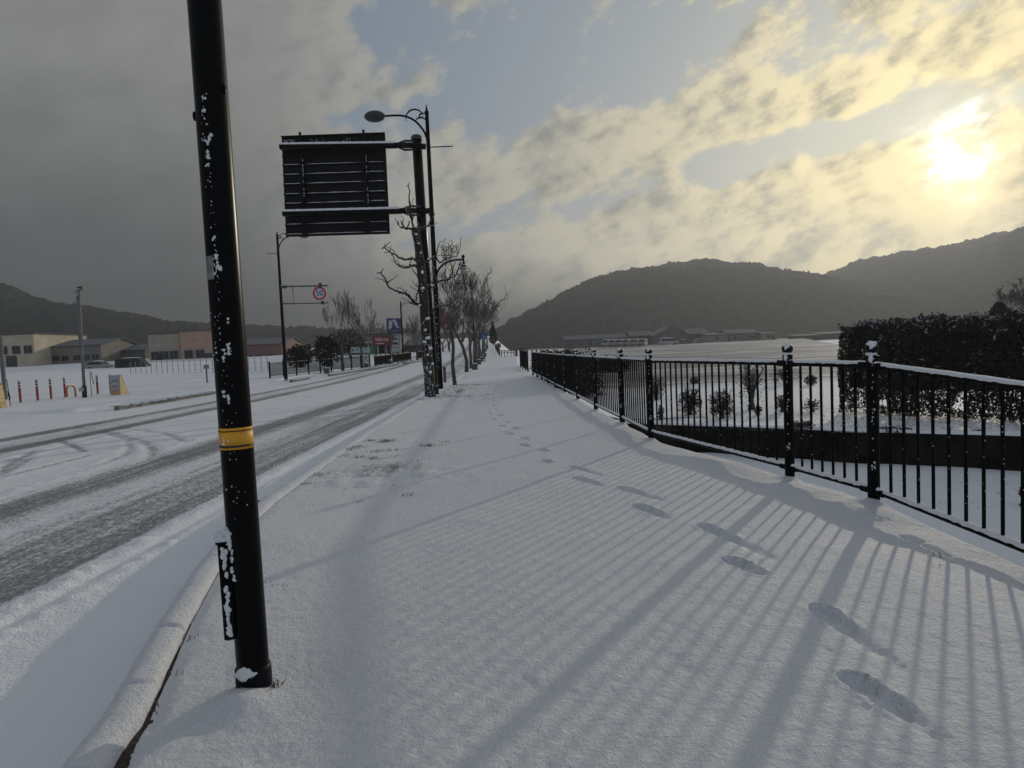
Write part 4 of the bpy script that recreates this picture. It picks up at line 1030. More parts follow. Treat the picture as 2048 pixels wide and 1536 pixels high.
for i, (x, y, Y, H_, lab) in enumerate(((872, 712, 92, 6.5, 'reddish brown bare tree by the roadside beyond the pollarded tree'), (886, 708, 100, 7.0, 'reddish brown bare tree beside the far red sign'), (898, 705, 104, 6.0, 'reddish brown bare tree far up the road, close to the street'))):
    p = atY(x, y, Y); p.z = zg(Y) - .1; bare_tree(lab, p, H_, 120 + i, .12, 1.2, 6, .2, .6, BROWN, .022, 'reddish trees up the road')
# bigger trees over the hedge on the right
p = atY(2036, 628, 40); bt = bare_tree('rounded bare tree rising behind the right end of the hedge', (p.x, 40, .2), 3.9, 207, .14, 1.7, 6, .16, .75, mat('bark_far', (.06, .055, .05), .9), .010)

# ------------------------------------------------------------------ leafy plants
def leaf_mat(name, col, snowamt):
    m = bpy.data.materials.new(name); m.use_nodes = True; t = NT(m.node_tree); b = t.n['Principled BSDF']; MATS[name] = m
    g = t.new('ShaderNodeNewGeometry'); rp = g.outputs['Random Per Island']; O = t.new('ShaderNodeTexCoord').outputs['Object']
    c = t.mix(t.noise(O, 1.5, 3.0), tuple(k * .5 for k in col), tuple(k * 1.6 for k in col))
    f = t.step(t.add(rp, t.mul(t.sub(t.noise(O, 2.6, 4.0), .5), .9)), 1.0 - snowamt, 1.0 - snowamt + .06)
    t.put(b.inputs['Base Color'], t.mix(f, c, (.40, .41, .44))); b.inputs['Roughness'].default_value = .7; b.inputs['Specular IOR Level'].default_value = .25
    return m
HEDGEL = leaf_mat('hedge_leaf', (.020, .022, .014), .045); SHRUBL = leaf_mat('shrub_leaf', (.030, .024, .016), .05); EVER = leaf_mat('evergreen_leaf', (.014, .017, .012), -.22); HEDGET = leaf_mat('hedge_top_leaf', (.020, .022, .014), .30)
def leaves(mb, n, fn, rnd, size):
    for _ in range(n):
        p = fn()
        if p is None: continue
        s = size * rnd.uniform(.6, 1.4); a = Vector((rnd.gauss(0, 1), rnd.gauss(0, 1), rnd.gauss(0, 1))).normalized(); b = a.orthogonal().normalized()
        b = (Matrix.Rotation(rnd.uniform(0, 6.28), 3, a) @ b); c = a.cross(b)
        mb._add([p - b * s, p + c * s * .45 + a * s * .15, p + b * s, p - c * s * .45 + a * s * .15], [(0, 1, 2, 3)], False)
def hedge():
    A_ = gnd(1678, 826, -.34, flat); B_ = gnd(2048, 846, -.34, flat); d = (B_ - A_).normalized(); B_ = B_ + d * 5; L = (B_ - A_).length
    nrm = Vector((-d.y, d.x, 0)); rnd = random.Random(6); T_ = 1.1
    root = thing('hedge', 'tall dark evergreen hedge dusted with snow behind the black railing', 'hedge', A_)
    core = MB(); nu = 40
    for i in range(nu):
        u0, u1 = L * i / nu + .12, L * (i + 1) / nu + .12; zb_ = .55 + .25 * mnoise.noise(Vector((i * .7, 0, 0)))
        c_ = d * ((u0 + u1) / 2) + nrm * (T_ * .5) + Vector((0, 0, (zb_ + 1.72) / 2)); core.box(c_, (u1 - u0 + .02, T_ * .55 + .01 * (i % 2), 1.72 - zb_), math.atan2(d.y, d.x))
    core.build('light_blocking_core', mat('hedge_inner', (.008, .009, .006), 1.0), root)  # solid dark core added inside the hedge to block light between the leaves
    lf = MB(); tp = MB()
    def top(u, v): return 1.90 + .10 * mnoise.noise(Vector((u * .9, v * 1.3, 2))) + .10 * mnoise.noise(Vector((u * 3.1, v * 3, 7)))
    def fn():
        u = rnd.random() * L; v = rnd.choice([rnd.random() * T_, rnd.random() * .25, rnd.random() * .2]); z = rnd.random() ** .8 * top(u, v)
        if .16 < z < .62 and mnoise.noise(Vector((u * 2.3, v * 1.2, z * 2.6))) > .34 - (0.62 - z) * .35: return None
        e = .13 * mnoise.noise(Vector((u * 2.2, z * 2.2, 4))); uu = max(u - .18 * (1 - z / 2) * (u < .5) + .15 * mnoise.noise(Vector((z * 3, v * 3, 1))) * (u < .3), 0)
        return d * uu + nrm * (v + e) + Vector((0, 0, z + .02))
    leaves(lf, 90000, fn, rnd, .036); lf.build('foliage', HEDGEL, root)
    def fn2():
        u = rnd.random() * L; v = rnd.random() * T_; return d * u + nrm * v + Vector((0, 0, top(u, v) + rnd.gauss(0, .045)))
    leaves(tp, 9000, fn2, rnd, .042); tp.build('hedge_top', HEDGET, root)
    st = MB()
    for k in range(60):
        u = rnd.uniform(.6, L - .2); v = rnd.uniform(.3, .8); p = d * u + nrm * v; q = p + Vector((rnd.gauss(0, .09), rnd.gauss(0, .09), .9)); st.tube([p, (p + q) / 2 + Vector((rnd.gauss(0, .08), 0, 0)), q, q + Vector((rnd.gauss(0, .12), rnd.gauss(0, .12), .6))], [.03, .022, .018, .01], 5, False)
    st.build('stems', BARKP, root, kind='stuff')
    sp = MB()
    for k in range(90):
        u = rnd.random() * L; p = d * u + nrm * rnd.uniform(0, .9) + Vector((0, 0, 1.75)); q = p + Vector((rnd.gauss(0, .22), rnd.gauss(0, .1), rnd.uniform(.12, .32))); sp.tube([p, q], [.012, .006], 4, False)
    sp.build('sprigs', mat('snowy_twig', (.05, .045, .04), .9, snow=.1), root, kind='stuff')
hedge()
SH = [0]
def shrub(x, y, w_, h_, label, n=700, density=1.0, prof=flat, z0=-.33, size=.035, ball=False, leafy=True, m=None):
    n = int(n * 1.9); size *= .66; p = gnd(x, y, z0, prof); s = p.y / FPX; W, H_ = w_ * s / 2, h_ * s; SH[0] += 1; rnd = random.Random(300 + SH[0])
    root = thing('shrub', label, 'shrub', p, 0, 'shrubs on the snowy bank')
    st = MB()
    for k in range(16 if leafy else 30):
        a = rnd.uniform(0, 6.28); e = Vector((math.cos(a) * W * rnd.uniform(.2, .95), math.sin(a) * W * rnd.uniform(.2, .9), H_ * rnd.uniform(.6, 1.0))); mid = e * .5 + Vector((0, 0, H_ * .08)) - Vector((e.x, e.y, 0)) * .15
        st.tube([Vector((rnd.gauss(0, .03), rnd.gauss(0, .03), -.05)), mid, e], [.014, .009, .005], 4, False)
        if not leafy:
            for q in range(6):
                b0 = mid.lerp(e, rnd.random()); st.tube([b0, b0 + Vector((rnd.gauss(0, W * .25), rnd.gauss(0, W * .25), H_ * rnd.uniform(.08, .22)))], [.006, .004], 4, False)
    st.build('stems', BARKP, root, kind='stuff')
    if n:
        lf = MB()
        def fn():
            a = rnd.uniform(0, 6.28); rr = rnd.random() ** .45; ph = math.acos(rnd.uniform(-.92, 1)); 
            if mnoise.noise(Vector((a * 1.4, ph * 1.6, SH[0] * 3.0))) < -.16: return None
            k = 1 + .25 * mnoise.noise(Vector((math.cos(a) * 2, math.sin(a) * 2, ph * 2 + SH[0])))
            return Vector((math.cos(a) * math.sin(ph) * W * rr * k, math.sin(a) * math.sin(ph) * W * rr * k, H_ * (.44 + .52 * math.cos(ph) * rr * k)))
        leaves(lf, n, fn, rnd, size); lf.build('foliage', m or SHRUBL, root)
shrub(1312, 800, 42, 50, 'leafy shrub partly hidden by a railing post, left end of the bank', 900)
shrub(1381, 829, 50, 58, 'rounded dark leafy shrub, left of two matching ones on the bank', 1500)
shrub(1443, 834, 52, 58, 'rounded dark leafy shrub, right of two matching ones on the bank', 1400)
shrub(1503, 817, 62, 88, 'tall twiggy shrub with few leaves behind the railing', 320, leafy=False)
shrub(1564, 822, 28, 36, 'small leafy shrub just left of a railing post', 420)
shrub(1624, 822, 40, 26, 'low sparse leafy shrub right of a railing post', 240)
shrub(1516, 828, 18, 18, 'tiny shrub tuft below the tall twiggy shrub', 160)
shrub(1389, 769, 20, 17, 'small clipped ball shrub at the edge of the field', 900, size=.03)
shrub(1622, 769, 26, 20, 'clipped ball shrub at the field edge near the hedge', 900, size=.035)
shrub(1570, 767, 62, 30, 'wide low twiggy shrub at the field edge', 500, leafy=False)
shrub(1322, 838, 14, 30, 'thin leafy shoot at the foot of the railing', 160)
shrub(1600, 862, 60, 22, 'trailing plant hanging over the wall left of the second railing post', 500, z0=-.4)
shrub(1790, 868, 70, 16, 'trailing plant on the wall edge under the hedge', 420, z0=-.4)
shrub(1955, 872, 30, 13, 'small tuft on the wall edge below the hedge', 180, z0=-.4)
shrub(2052, 1012, 34, 40, 'bare twiggy sprig on the low ground at the right edge', 0, z0=-.9, leafy=False)
# snow topped bushes behind the far railing, one object per bush
def low_bush(x, y_, z0, W, D_, H_, label, n, seed):
    rnd = random.Random(seed); root = thing('bush', label, 'bush', (x, y_, z0), 0, 'snow topped bushes behind the far railing'); lf = MB()
    def fn():
        v = Vector((rnd.gauss(0, 1), rnd.gauss(0, 1), abs(rnd.gauss(0, 1)))).normalized() * rnd.uniform(.75, 1.05); k = 1 + .2 * mnoise.noise(v * 2 + Vector((seed, 0, 0)))
        return Vector((v.x * W * k, v.y * D_ * k, v.z * H_ * k))
    leaves(lf, n, fn, rnd, .05); lf.build('foliage', HEDGET if seed % 2 else HEDGEL, root)
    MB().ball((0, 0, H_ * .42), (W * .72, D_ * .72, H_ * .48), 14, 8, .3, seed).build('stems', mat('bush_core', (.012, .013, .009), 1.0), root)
for i, (x, y_, h) in enumerate(((2.45, 22.6, 1.55), (2.35, 24.6, 1.62), (2.3, 26.6, 1.58), (2.15, 28.7, 1.62), (2.0, 31.0, 1.5))):
    low_bush(x, y_, -.3, .75, 1.15, h, ('first', 'second', 'third', 'fourth', 'fifth')[i] + ' snow topped bush along the back of the railing, counting from the camera', 1500, 401 + i)
for i, (x, y_, h, w_) in enumerate(((4.0, 38, 1.2, 1.5), (6.2, 40, 1.0, 1.6), (2.6, 47, 1.5, 1.3), (4.4, 52, 1.4, 1.6))):
    low_bush(x, y_, -.2, w_, 1.0, h, ('low bush on the bank beyond the railing bend', 'low bush at the field corner beyond the railing', 'bush beside the end of the far railing', 'bush on the bank just past the far railing end')[i], 1400, 420 + i)
def conifer(label, p, H_, W, seed, n=3500, name='conifer', size=.09, round_=.5):
    rnd = random.Random(seed); root = thing(name, label, 'tree', p); MB().tube([(0, 0, -.2), (0, 0, H_ * .8)], [W * .14, .03], 7).build('trunk', BARKP, root); lf = MB()
    def fn():
        z = rnd.random(); r = W * (math.sin(math.pi * min(1, z * .92 + .06)) ** .7 if round_ > .6 else (1 - z) ** .7 * min(1, z * 6 + .3)); a = rnd.uniform(0, 6.28)
        k = 1 + .3 * mnoise.noise(Vector((math.cos(a) * 1.5, math.sin(a) * 1.5, z * 7 + seed))); rr = r * rnd.random() ** .35 * k
        return Vector((math.cos(a) * rr, math.sin(a) * rr, .12 * H_ * (1 - z) + z * H_))
    leaves(lf, n, fn, rnd, size); lf.build('crown', EVER, root)
p = atY(987, 690, 113); conifer('tall dark narrow conifer at the far end of the pavement', (p.x, 113, zg(113) - .2), 4.4, .85, 501, 2600, size=.12)
p = atY(1999, 640, 30); conifer('dark rounded conifer behind the hedge next to the bare tree', (p.x, 30, -.2), 2.75, .62, 502, 3600, size=.07, round_=.8)
p = atY(2062, 640, 28); conifer('dark conifer cut by the right edge of view behind the hedge', (p.x, 28, -.2), 2.6, .7, 503, 3000, size=.07)
def leafy_tree(label, p, W, H_, seed, n=4000, size=.12):
    rnd = random.Random(seed); root = thing('evergreen_tree', label, 'tree', p); MB().tube([(0, 0, -.2), (.1, 0, H_ * .5)], [.16, .08], 7).build('trunk', BARKP, root); lf = MB()
    def fn():
        v = Vector((rnd.gauss(0, 1), rnd.gauss(0, 1), rnd.gauss(0, 1))).normalized(); k = 1 + .45 * mnoise.noise(v * 1.8 + Vector((seed, 0, 0)))
        if mnoise.noise(v * 2.6 + Vector((0, seed, 0))) < -.25: return None
        v = v * k * rnd.random() ** .3; return Vector((v.x * W, v.y * W, H_ * (.56 + .44 * v.z)))
    leaves(lf, n, fn, rnd, size); lf.build('crown', EVER, root)
p = atY(655, 722, 62); leafy_tree('dark evergreen with snow on top behind the first bare tree across the road', (p.x, 62, zg(62) - .2), 1.4, 3.3, 511, 3200, .13)
p = atY(600, 724, 66); leafy_tree('dark evergreen left of the tall speed sign lamp, behind the far railing', (p.x, 66, zg(66) - .2), 1.5, 2.4, 512, 3000, .13)
p = atY(700, 715, 88); leafy_tree('evergreen with a snowy top behind the bare trees across the road', (p.x, 88, zg(88)), 2.0, 4.0, 513, 3000)

# ------------------------------------------------------------------ grass poking through the snow
def grass():
    mb = MB(); rnd = random.Random(9)
    def tuft(x, y, r, n, h, z0=None):
        for _ in range(n):
            px_, py_ = x + rnd.gauss(0, r), y + rnd.gauss(0, r * .6); hh = h * rnd.uniform(.3, .85); dx_, dy_ = rnd.gauss(0, .5) * hh, rnd.gauss(0, .5) * hh; w_ = .0016 + .0005 * py_ ** .5
            z = (zg(py_) if z0 is None else z0) - .012; mb._add([(px_ - w_, py_, z), (px_ + w_, py_, z), (px_ + dx_ * .5 + w_ * .7, py_ + dy_ * .5, z + hh * .7), (px_ + dx_ * .5 - w_ * .7, py_ + dy_ * .5, z + hh * .7), (px_ + dx_, py_ + dy_, z + hh)], [(0, 1, 2, 3), (3, 2, 4)], False)
    for x, y, r, n, h in ((640, 952, .07, 45, .07), (720, 915, .06, 40, .06), (715, 895, .08, 50, .07), (772, 884, .08, 90, .09), (740, 882, .05, 40, .06), (700, 900, .08, 40, .06), (860, 893, .07, 60, .08), (745, 918, .04, 40, .07), (890, 885, .08, 30, .05), (800, 900, .12, 40, .05), (605, 968, .06, 25, .05), (760, 902, .12, 50, .05), (690, 912, .1, 30, .05),
                          (720, 1165, .02, 14, .02), (548, 1170, .04, 16, .03), (815, 990, .03, 12, .05), (718, 1003, .03, 8, .03), (548, 1375, .016, 30, .065), (458, 1425, .004, 3, .06), (384, 1275, .02, 6, .05), (300, 1415, .03, 8, .05), (510, 1410, .01, 5, .03), (1878, 1112, .02, 6, .06), (1740, 1030, .03, 4, .05), (350, 1345, .02, 6, .04)):
        p = gnd(x, y); tuft(p.x, p.y, r, n, h)
    for _ in range(170):
        cx, cy, rx, ry = rnd.choice(((-2.0, 20.2, .45, .45), (-1.9, 20.0, .5, .3), (-2.1, 21.8, .3, .7), (-1.9, 26.0, .55, .45), (-2.1, 23.6, .3, .8))); tuft(cx + rnd.gauss(0, rx), cy + rnd.gauss(0, ry), .06, 12, .065)
    for _ in range(90): tuft(-1.55 + rnd.gauss(0, .42), 7.9 + rnd.gauss(0, .55), .05, 5, .03)
    for _ in range(420):                                                 # stubble and litter on the bank and the low ground
        px_ = 1280 + rnd.random() * 800; p = gnd(px_, rnd.uniform(806, 862) + (px_ - 1300) * .012, -.34, flat); tuft(p.x, p.y, .10, rnd.randint(3, 9), .05, -.325)
    for _ in range(26):
        p = gnd(rnd.uniform(1560, 2060), rnd.uniform(940, 1060), -.9, flat); tuft(p.x, p.y, .05, rnd.randint(2, 6), .03, -.90)
    mb.build('grass', mat('dry_grass', (.17, .15, .11), .9, var=.5, vs=30), kind='stuff')
grass()

# ------------------------------------------------------------------ across the road: kerbs, bollards, signs
def left_kerbs():
    mk = lambda nm, lab, pts, h, n0: (nm, lab, pts, h, n0)
    for lab, a, b, n in (('long grey kerb island edge across the road, opposite the yellow banded pole', (238, 821), (432, 788), 12), ('short snowy kerb piece at the foot of the speed sign lamp', (585, 765), (622, 757.5), 4), ('far kerb edge running under the bare trees across the road', (660, 753), (798, 730), 14), ('farthest kerb edge beyond the small driveway across the road', (810, 728.5), (850, 722), 5)):
        A_, B_ = gnd(*a, -.15), gnd(*b, -.15); root = thing('kerb_edge', lab, 'kerb', A_, 0, 'kerb edges across the road'); d = (B_ - A_) / n; ang = math.atan2(d.y, d.x); nn = Vector((-d.y, d.x, 0)).normalized()
        if nn.x > 0: nn = -nn
        m = MB(); sn = MB()
        for i in range(n):
            c = A_ + d * (i + .5) + nn * .09; c.z = (A_.z + d.z * (i + .5)) + .05
            m.bbox(c - A_, (d.length * .985, .18, .2), .02, ang)
            sn.ball(c - A_ + Vector((0, 0, .105)) + nn * .05, (d.length * .56, .15, .035), 10, 6, .3, i)
        m.build('kerb_stones', KERBC, root); sn.build('kerb_snow', SNOW_C, root)
left_kerbs()
RED = mat('bollard_red', (.30, .030, .022), .45, var=.2); WHT = mat('reflective_band', (.50, .50, .48), .4); DKB = mat('bollard_dark', (.06, .02, .02), .5)
def bollards():
    base = None
    spots = [((10, 809), 'leftmost striped red bollard, leaning, beside the yellow barrier', -7), ((41.5, 807), 'striped red bollard, second from the left edge', 0), ((76, 803), 'striped red bollard, third from the left edge', 0), ((103, 800), 'striped red bollard, fourth from the left edge', 0),
             ((131, 796.5), 'striped red bollard touching the yellow arch', 0), ((196, 789.5), 'striped red bollard between the utility pole and the advertising stand', 0), ((222, 787.5), 'striped red bollard half hidden behind the advertising stand', 0)]
    for xy, lab, tilt in spots:
        p = gnd(*xy, -.05)
        if base is None:
            base = thing('bollard', lab, 'bollard', p, 0, 'striped bollards at the car park entrance'); s = p.y / 27
            MB()._lathe([(.05, -.03), (.05, .98), (.046, 1.0), (0, 1.0)], Vector(), 12, False).build('post', RED, base)
            for z in (.93, .80, .67): MB()._lathe([(.051, z), (.052, z), (.052, z + .065), (.051, z + .065)], Vector(), 12, False).build('band', WHT, base)
            for z in (.865, .735, .60): MB()._lathe([(.0505, z), (.0512, z), (.0512, z + .06), (.0505, z + .06)], Vector(), 12, False).build('dark_band', DKB, base)
            MB()._lathe([(.0505, .15), (.0513, .15), (.0513, .165), (.0505, .165)], Vector(), 12, False).build('joint', WHT, base)
            MB().ball((0, -.03, -.02), (.14, .14, .075), 12, 8, .4, 2).build('foot_snow', SNOW_C, base)
            MB().ball((0, 0, 1.0), (.05, .05, .03), 10, 6).build('top_snow', SNOW_C, base); o = base
        else: o = dup(base, p, 0, 1.0, lab)
        o.rotation_euler = (0, rad(tilt), rad(random.uniform(0, 90)))
bollards()
def entrance_things():
    OR = mat('arch_orange', (.42, .20, .045), .5, var=.2)
    a, b = gnd(134.5, 796, -.05), gnd(151.5, 794, -.05); root = thing('arch_barrier', 'orange tubular arch barrier beside a striped bollard', 'barrier', a)
    d = b - a; w_ = d.length; h_ = .58; pts = [Vector((0, 0, -.1)), Vector((0, 0, .36))] + [Vector((w_ / 2 - w_ / 2 * math.cos(t), 0, .36 + (h_ - .16) * math.sin(t) * .55)) for t in np.linspace(.25, math.pi - .25, 11)] + [Vector((w_, 0, .36)), Vector((w_, 0, -.1))]
    root.rotation_euler = (0, 0, math.atan2(d.y, d.x)); MB().tube(pts, .045, 10).build('tube', OR, root); MB().tube([p + Vector((0, 0, .035)) for p in pts[4:11]], .03, 8).build('tube_snow', SNOW_C, root)
    # utility pole with floodlight
    p = gnd(169.5, 795, -.05); top = atY(157.5, 583, p.y); root = thing('floodlight_pole', 'slim grey pole with a floodlight on top and a meter box near its foot', 'lamp post', p)
    v = top - p; s = p.y / FPX
    MB().tube([v * -.02, v * .11], .105, 10).build('base_sleeve', mat('sleeve_dark', (.02, .022, .02), .6), root)
    MB().tube([v * .10, v], [.072, .055], 10).build('pole', mat('pole_grey', (.17, .18, .175), .6, var=.2), root)
    MB().tube([v * .45 + Vector((-.10, 0, 0)), v * .96 + Vector((-.10, 0, 0))], .035, 6).build('conduit', MATS['pole_grey'], root)
    MB().bbox(v * .078 + Vector((-.06, -.10, 0)), (.2, .14, .18), .01).build('meter_box', mat('box_white', (.42, .42, .40), .5), root)
    for y in (581, 585.5): MB().bbox(atY(153.5, y, p.y) - p, (.26, .07, .03), .008).build('cross_bar', DARKGREY, root)
    hd = MB().bbox(atY(161, 576, p.y) - p, (.27, .16, .13), .02).build('floodlight', mat('flood_dark', (.012, .012, .013), .5), root)
    MB().bbox(atY(160, 577, p.y) - p + Vector((0, -.085, -.01)), (.22, .012, .05), .004).build('lens', mat('flood_lens', (.3, .3, .3), .3), hd)
    MB().tube([v, v + Vector((.1, 0, .08)), atY(161, 578, p.y) - p], .02, 6).build('bracket', DARKGREY, root)
    # thin banner pole with a faded banner
    p = gnd(183.5, 793, -.05); q = atY(179.5, 741, p.y) - p; root = thing('banner_pole', 'thin leaning banner pole with a faded red lettered strip beside the grey pole', 'banner', p)
    MB().tube([q * -.05, q], .016, 6).build('pole', mat('thin_pole', (.05, .05, .05), .5), root)
    m = MB(); A = lambda x, y: atY(x, y, p.y + .02) - p
    L_, R_ = [A(181.5, 744), A(182.3, 750), A(184, 757), A(185.5, 763), A(187, 769)], [A(183.5, 744), A(184.3, 750), A(186, 757), A(187.5, 763), A(188.5, 769)]
    for i in range(4): m.quad(L_[i], R_[i], R_[i + 1], L_[i + 1])
    bn = m.build('banner', mat('banner_white', (.34, .33, .33), .8), root)
    rm = MB()
    for i in range(4):
        for f in (.2, .55): c = (L_[i] * (1 - f) + L_[i + 1] * f + R_[i] * (1 - f) + R_[i + 1] * f) / 2; rm.box(c + Vector((0, -.012, 0)), (.022, .004, .035))
    rm.build('lettering', mat('banner_red', (.30, .04, .05), .8), bn)
    # pole with black cloth at the left edge
    p = gnd(21, 812, -.05); q = atY(13.5, 758, p.y) - p; root = thing('banner_pole', 'leaning dark pole with a bundled black cloth near the left edge', 'banner', p)
    MB().tube([q * -.03, q], .014, 6).build('pole', mat('thin_dark', (.015, .015, .015), .5), root)
    c_ = MB(); c_.ball(atY(17.5, 789, p.y) - p, (.035, .03, .11), 10, 8, .9, 3); c_.ball(atY(19, 796, p.y) - p, (.028, .025, .09), 10, 8, .9, 5); c_.build('cloth', mat('black_cloth', (.012, .012, .014), .9), root)
    p = gnd(11, 799, -.05); root = thing('utility_post', 'grey concrete post standing behind the leaning bollard at the left edge', 'post', p); MB()._lathe([(.10, -.1), (.095, 1.0), (.09, 3.2), (0, 3.22)], Vector(), 12, True).build('post', mat('post_grey', (.16, .16, .155), .8, var=.2), root)
    mk = MB(); mk.bbox((.02, -.105, .28), (.10, .02, .34), .01); mk.build('notice', mat('notice_yellow', (.45, .38, .18), .7, var=.5, vs=30), root)
    # advertising stand
    p = gnd(233.5, 790, -.05); s = p.y / FPX; root = thing('advertising_stand', 'white advertising stand with blue writing and a red leaping figure on a yellow base', 'sign', p)
    W = 18 * s; Y2 = mat('stand_yellow', (.50, .36, .16), .6, var=.15)
    bs = MB(); bs.prism([(-W / 2, -.12, -.03), (W / 2, -.12, -.03), (W / 2 * .98, -.12, .22), (-W / 2 * .98, -.12, .22)], (0, 1, 0), .30); bs.build('base', Y2, root)
    sd = MB(); sd.prism([(W / 2, -.10, -.03), (W / 2 + .02, .62, -.03), (W / 2 + .02, .02, 1.0), (W / 2, -.06, 1.0)], (1, 0, 0), .03); sd.build('side_panel', Y2, root)
    pf = MB(); r_ = .06; T = .99; out_ = [(-W / 2, -.09, .2), (W / 2, -.09, .2)] + [(W / 2 - r_ + r_ * math.cos(t), -.09, T - r_ + r_ * math.sin(t)) for t in np.linspace(0, math.pi / 2, 5)] + [(-W / 2 + r_ + r_ * math.cos(t), -.09, T - r_ + r_ * math.sin(t)) for t in np.linspace(math.pi / 2, math.pi, 5)]
    pf.prism(out_, (0, 1, 0), .07); pn = pf.build('panel', mat('stand_white', (.40, .42, .47), .5, var=.1), root)
    BL = mat('ink_blue', (.06, .08, .16), .6); RD = mat('ink_red', (.40, .03, .05), .6)
    text_mesh('とら', .15, BL, pn, (0, -.096, .70), bold=.004)
    rf = MB(); rf.prism([(-.125, -.094, .40), (-.06, -.094, .455), (-.03, -.094, .49), (-.005, -.094, .455), (.06, -.094, .45), (.125, -.094, .41), (.12, -.094, .37), (.05, -.094, .415), (-.03, -.094, .405), (-.09, -.094, .39)], (0, -1, 0), .006); rf.build('emblem', RD, pn)
    MB().box((0, -.094, .225), (W * .7, .006, .014)).build('red_line', RD, pn)
    MB().ball((0, -.05, T), (W * .45, .06, .03), 12, 6, .2, 1).build('top_snow', SNOW_C, root)
    # yellow water barrier at the left edge
    p = gnd(-3, 816, -.05); s = p.y / FPX; root = thing('water_barrier', 'pale yellow plastic barrier cut by the left edge of view', 'barrier', p)
    bb = MB(); bb.prism([(-.28, -.15, 0), (.22, -.15, 0), (.20, -.15, .14), (.14, -.15, .22), (.08, -.15, .92), (-.2, -.15, .92)], (0, 1, 0), .34); bb.build('body', Y2, root)
    for z in (.32, .55): MB().tube([(.10, -.156, z), (.10, -.165, z)], .022, 8).build('plug', mat('plug_dark', (.05, .04, .03), .8), root)
    # little sign post
    p = gnd(414.5, 764.5, -.02); root = thing('sign_post', 'short dark red sign post with a small grey plate left of the black lamp post', 'sign', p); s = p.y / FPX
    MB().tube([(0, 0, -.1), (0, 0, 30 * s)], .045, 8).build('post', mat('dark_red_post', (.08, .03, .03), .6), root); MB().bbox((.02, -.03, 31 * s), (11 * s, .04, 8 * s), .01).build('plate', PLATE, root)
entrance_things()
def drain():
    p = gnd(513, 1013, -.13); root = thing('drain_grate', 'dark iron drain grate in the gutter beside the yellow banded pole', 'drain', (p.x - .02, p.y + .02, -.13)); m = MB()
    m.box((0, 0, -.012), (.36, .46, .016)); m.build('pit', mat('pit_black', (.004, .004, .004), .9), root)
    for k in range(8): MB().bbox((0, -.2 + k * .057, .0), (.36, .018, .022), .003).build('bar', mat('grate_iron', (.02, .02, .021), .6, snow=.95), root)
drain()
STONE = mat('planter_stone', (.085, .085, .085), .9, var=.3, snow=.8)
def planters():
    base = None
    for x, y, lab in ((950, 739.5, 'square stone block planter on the pavement, closest of the row'), (958, 729, 'second stone block planter along the pavement'), (963.5, 723, 'third stone block planter along the pavement'), (967, 717.5, 'fourth stone block planter, below the blue round sign'), (970, 713, 'farthest stone block planter along the pavement'),
                      (654, 747, 'stone block planter left of the vase shaped tree across the road'), (733, 735.5, 'stone block planter across the road under the billboard'), (780, 729, 'stone block planter across the road by the white pylon sign')):
        p = gnd(x, y); p.z = zg(p.y)
        if base is None:
            base = thing('planter_block', lab, 'planter', p, 0, 'stone planter blocks along the street'); MB().bbox((0, 0, .18), (.36, .36, .44), .03).build('block', STONE, base); MB().ball((0, 0, .40), (.17, .17, .05), 10, 6, .3, 1).build('top_snow', SNOW_C, base)
        else: dup(base, p, random.uniform(-.1, .1), 1.0, lab)
planters()
def steel_fence(label, a, b, h, bays, m, name='steel_fence', solid=True, panel=False):
    A_, B_ = gnd(*a), gnd(*b); root = thing(name, label, 'fence', A_); d = B_ - A_; ang = math.atan2(d.y, d.x); L = math.hypot(d.x, d.y)
    for k in range(bays + 1): q = d * (k / bays); MB().bbox(q + Vector((0, 0, h * .5)), (.09, .09, h * 1.16), .01, ang).build('post', m, root)
    sl = -math.atan2(d.z, L); M_ = Matrix.Rotation(ang, 3, 'Z') @ Matrix.Rotation(sl, 3, 'Y')
    for z in (h * .97, h * .12): MB().box(d / 2 + Vector((0, 0, z)), (d.length, .05, .05), M=M_).build('rail', mat('fence_snowtop', (.012, .012, .013), .5, snow=.8), root)
    if panel: MB().box(d / 2 + Vector((0, .03, h * .53)), (d.length, .02, h * .78), M=M_).build('mesh_panel', m, root)
    n = int(L / (.10 if solid else .3)); r = MB()
    for k in range(n): r.tube([d * (k / n) + Vector((0, 0, h * .12)), d * (k / n) + Vector((0, 0, h * .96))], .02, 4, False)
    r.build('baluster', m, root, kind='stuff')
FEN = mat('far_fence_paint', (.007, .007, .008), .95, spec=.03)
steel_fence('long black steel fence across the road, from the speed sign lamp to the driveway gap', (540, 755), (740, 734), 1.02, 9, FEN)
steel_fence('dark fence panel right of the driveway gap, under the red shop sign', (750, 733.5), (782, 728), .95, 3, FEN, panel=True)
steel_fence('dark fence panel under the blue shop sign, near the distant lamp', (786, 727.5), (822, 721), .92, 4, FEN, panel=True)
steel_fence('farthest dark fence panel partly behind the pollarded trunk', (836, 719), (862, 714), .9, 3, FEN, panel=True)
NET = mat('thin_white_posts', (.24, .24, .235), .7)
def net_fence():
    A_, B_ = gnd(262, 748.5), gnd(536, 742); root = thing('post_and_wire_fence', 'row of thin pale posts with wire at the far side of the car park', 'fence', A_); d = B_ - A_
    for k in range(25): q = d * (k / 24); MB().tube([q, q + Vector((0, 0, 1.25))], .03, 5, False).build('post', NET, root)
    for z in (.3, .75, 1.2): MB().tube([Vector((0, 0, z)), d + Vector((0, 0, z))], .008, 4, False).build('wire', NET, root)
net_fence()
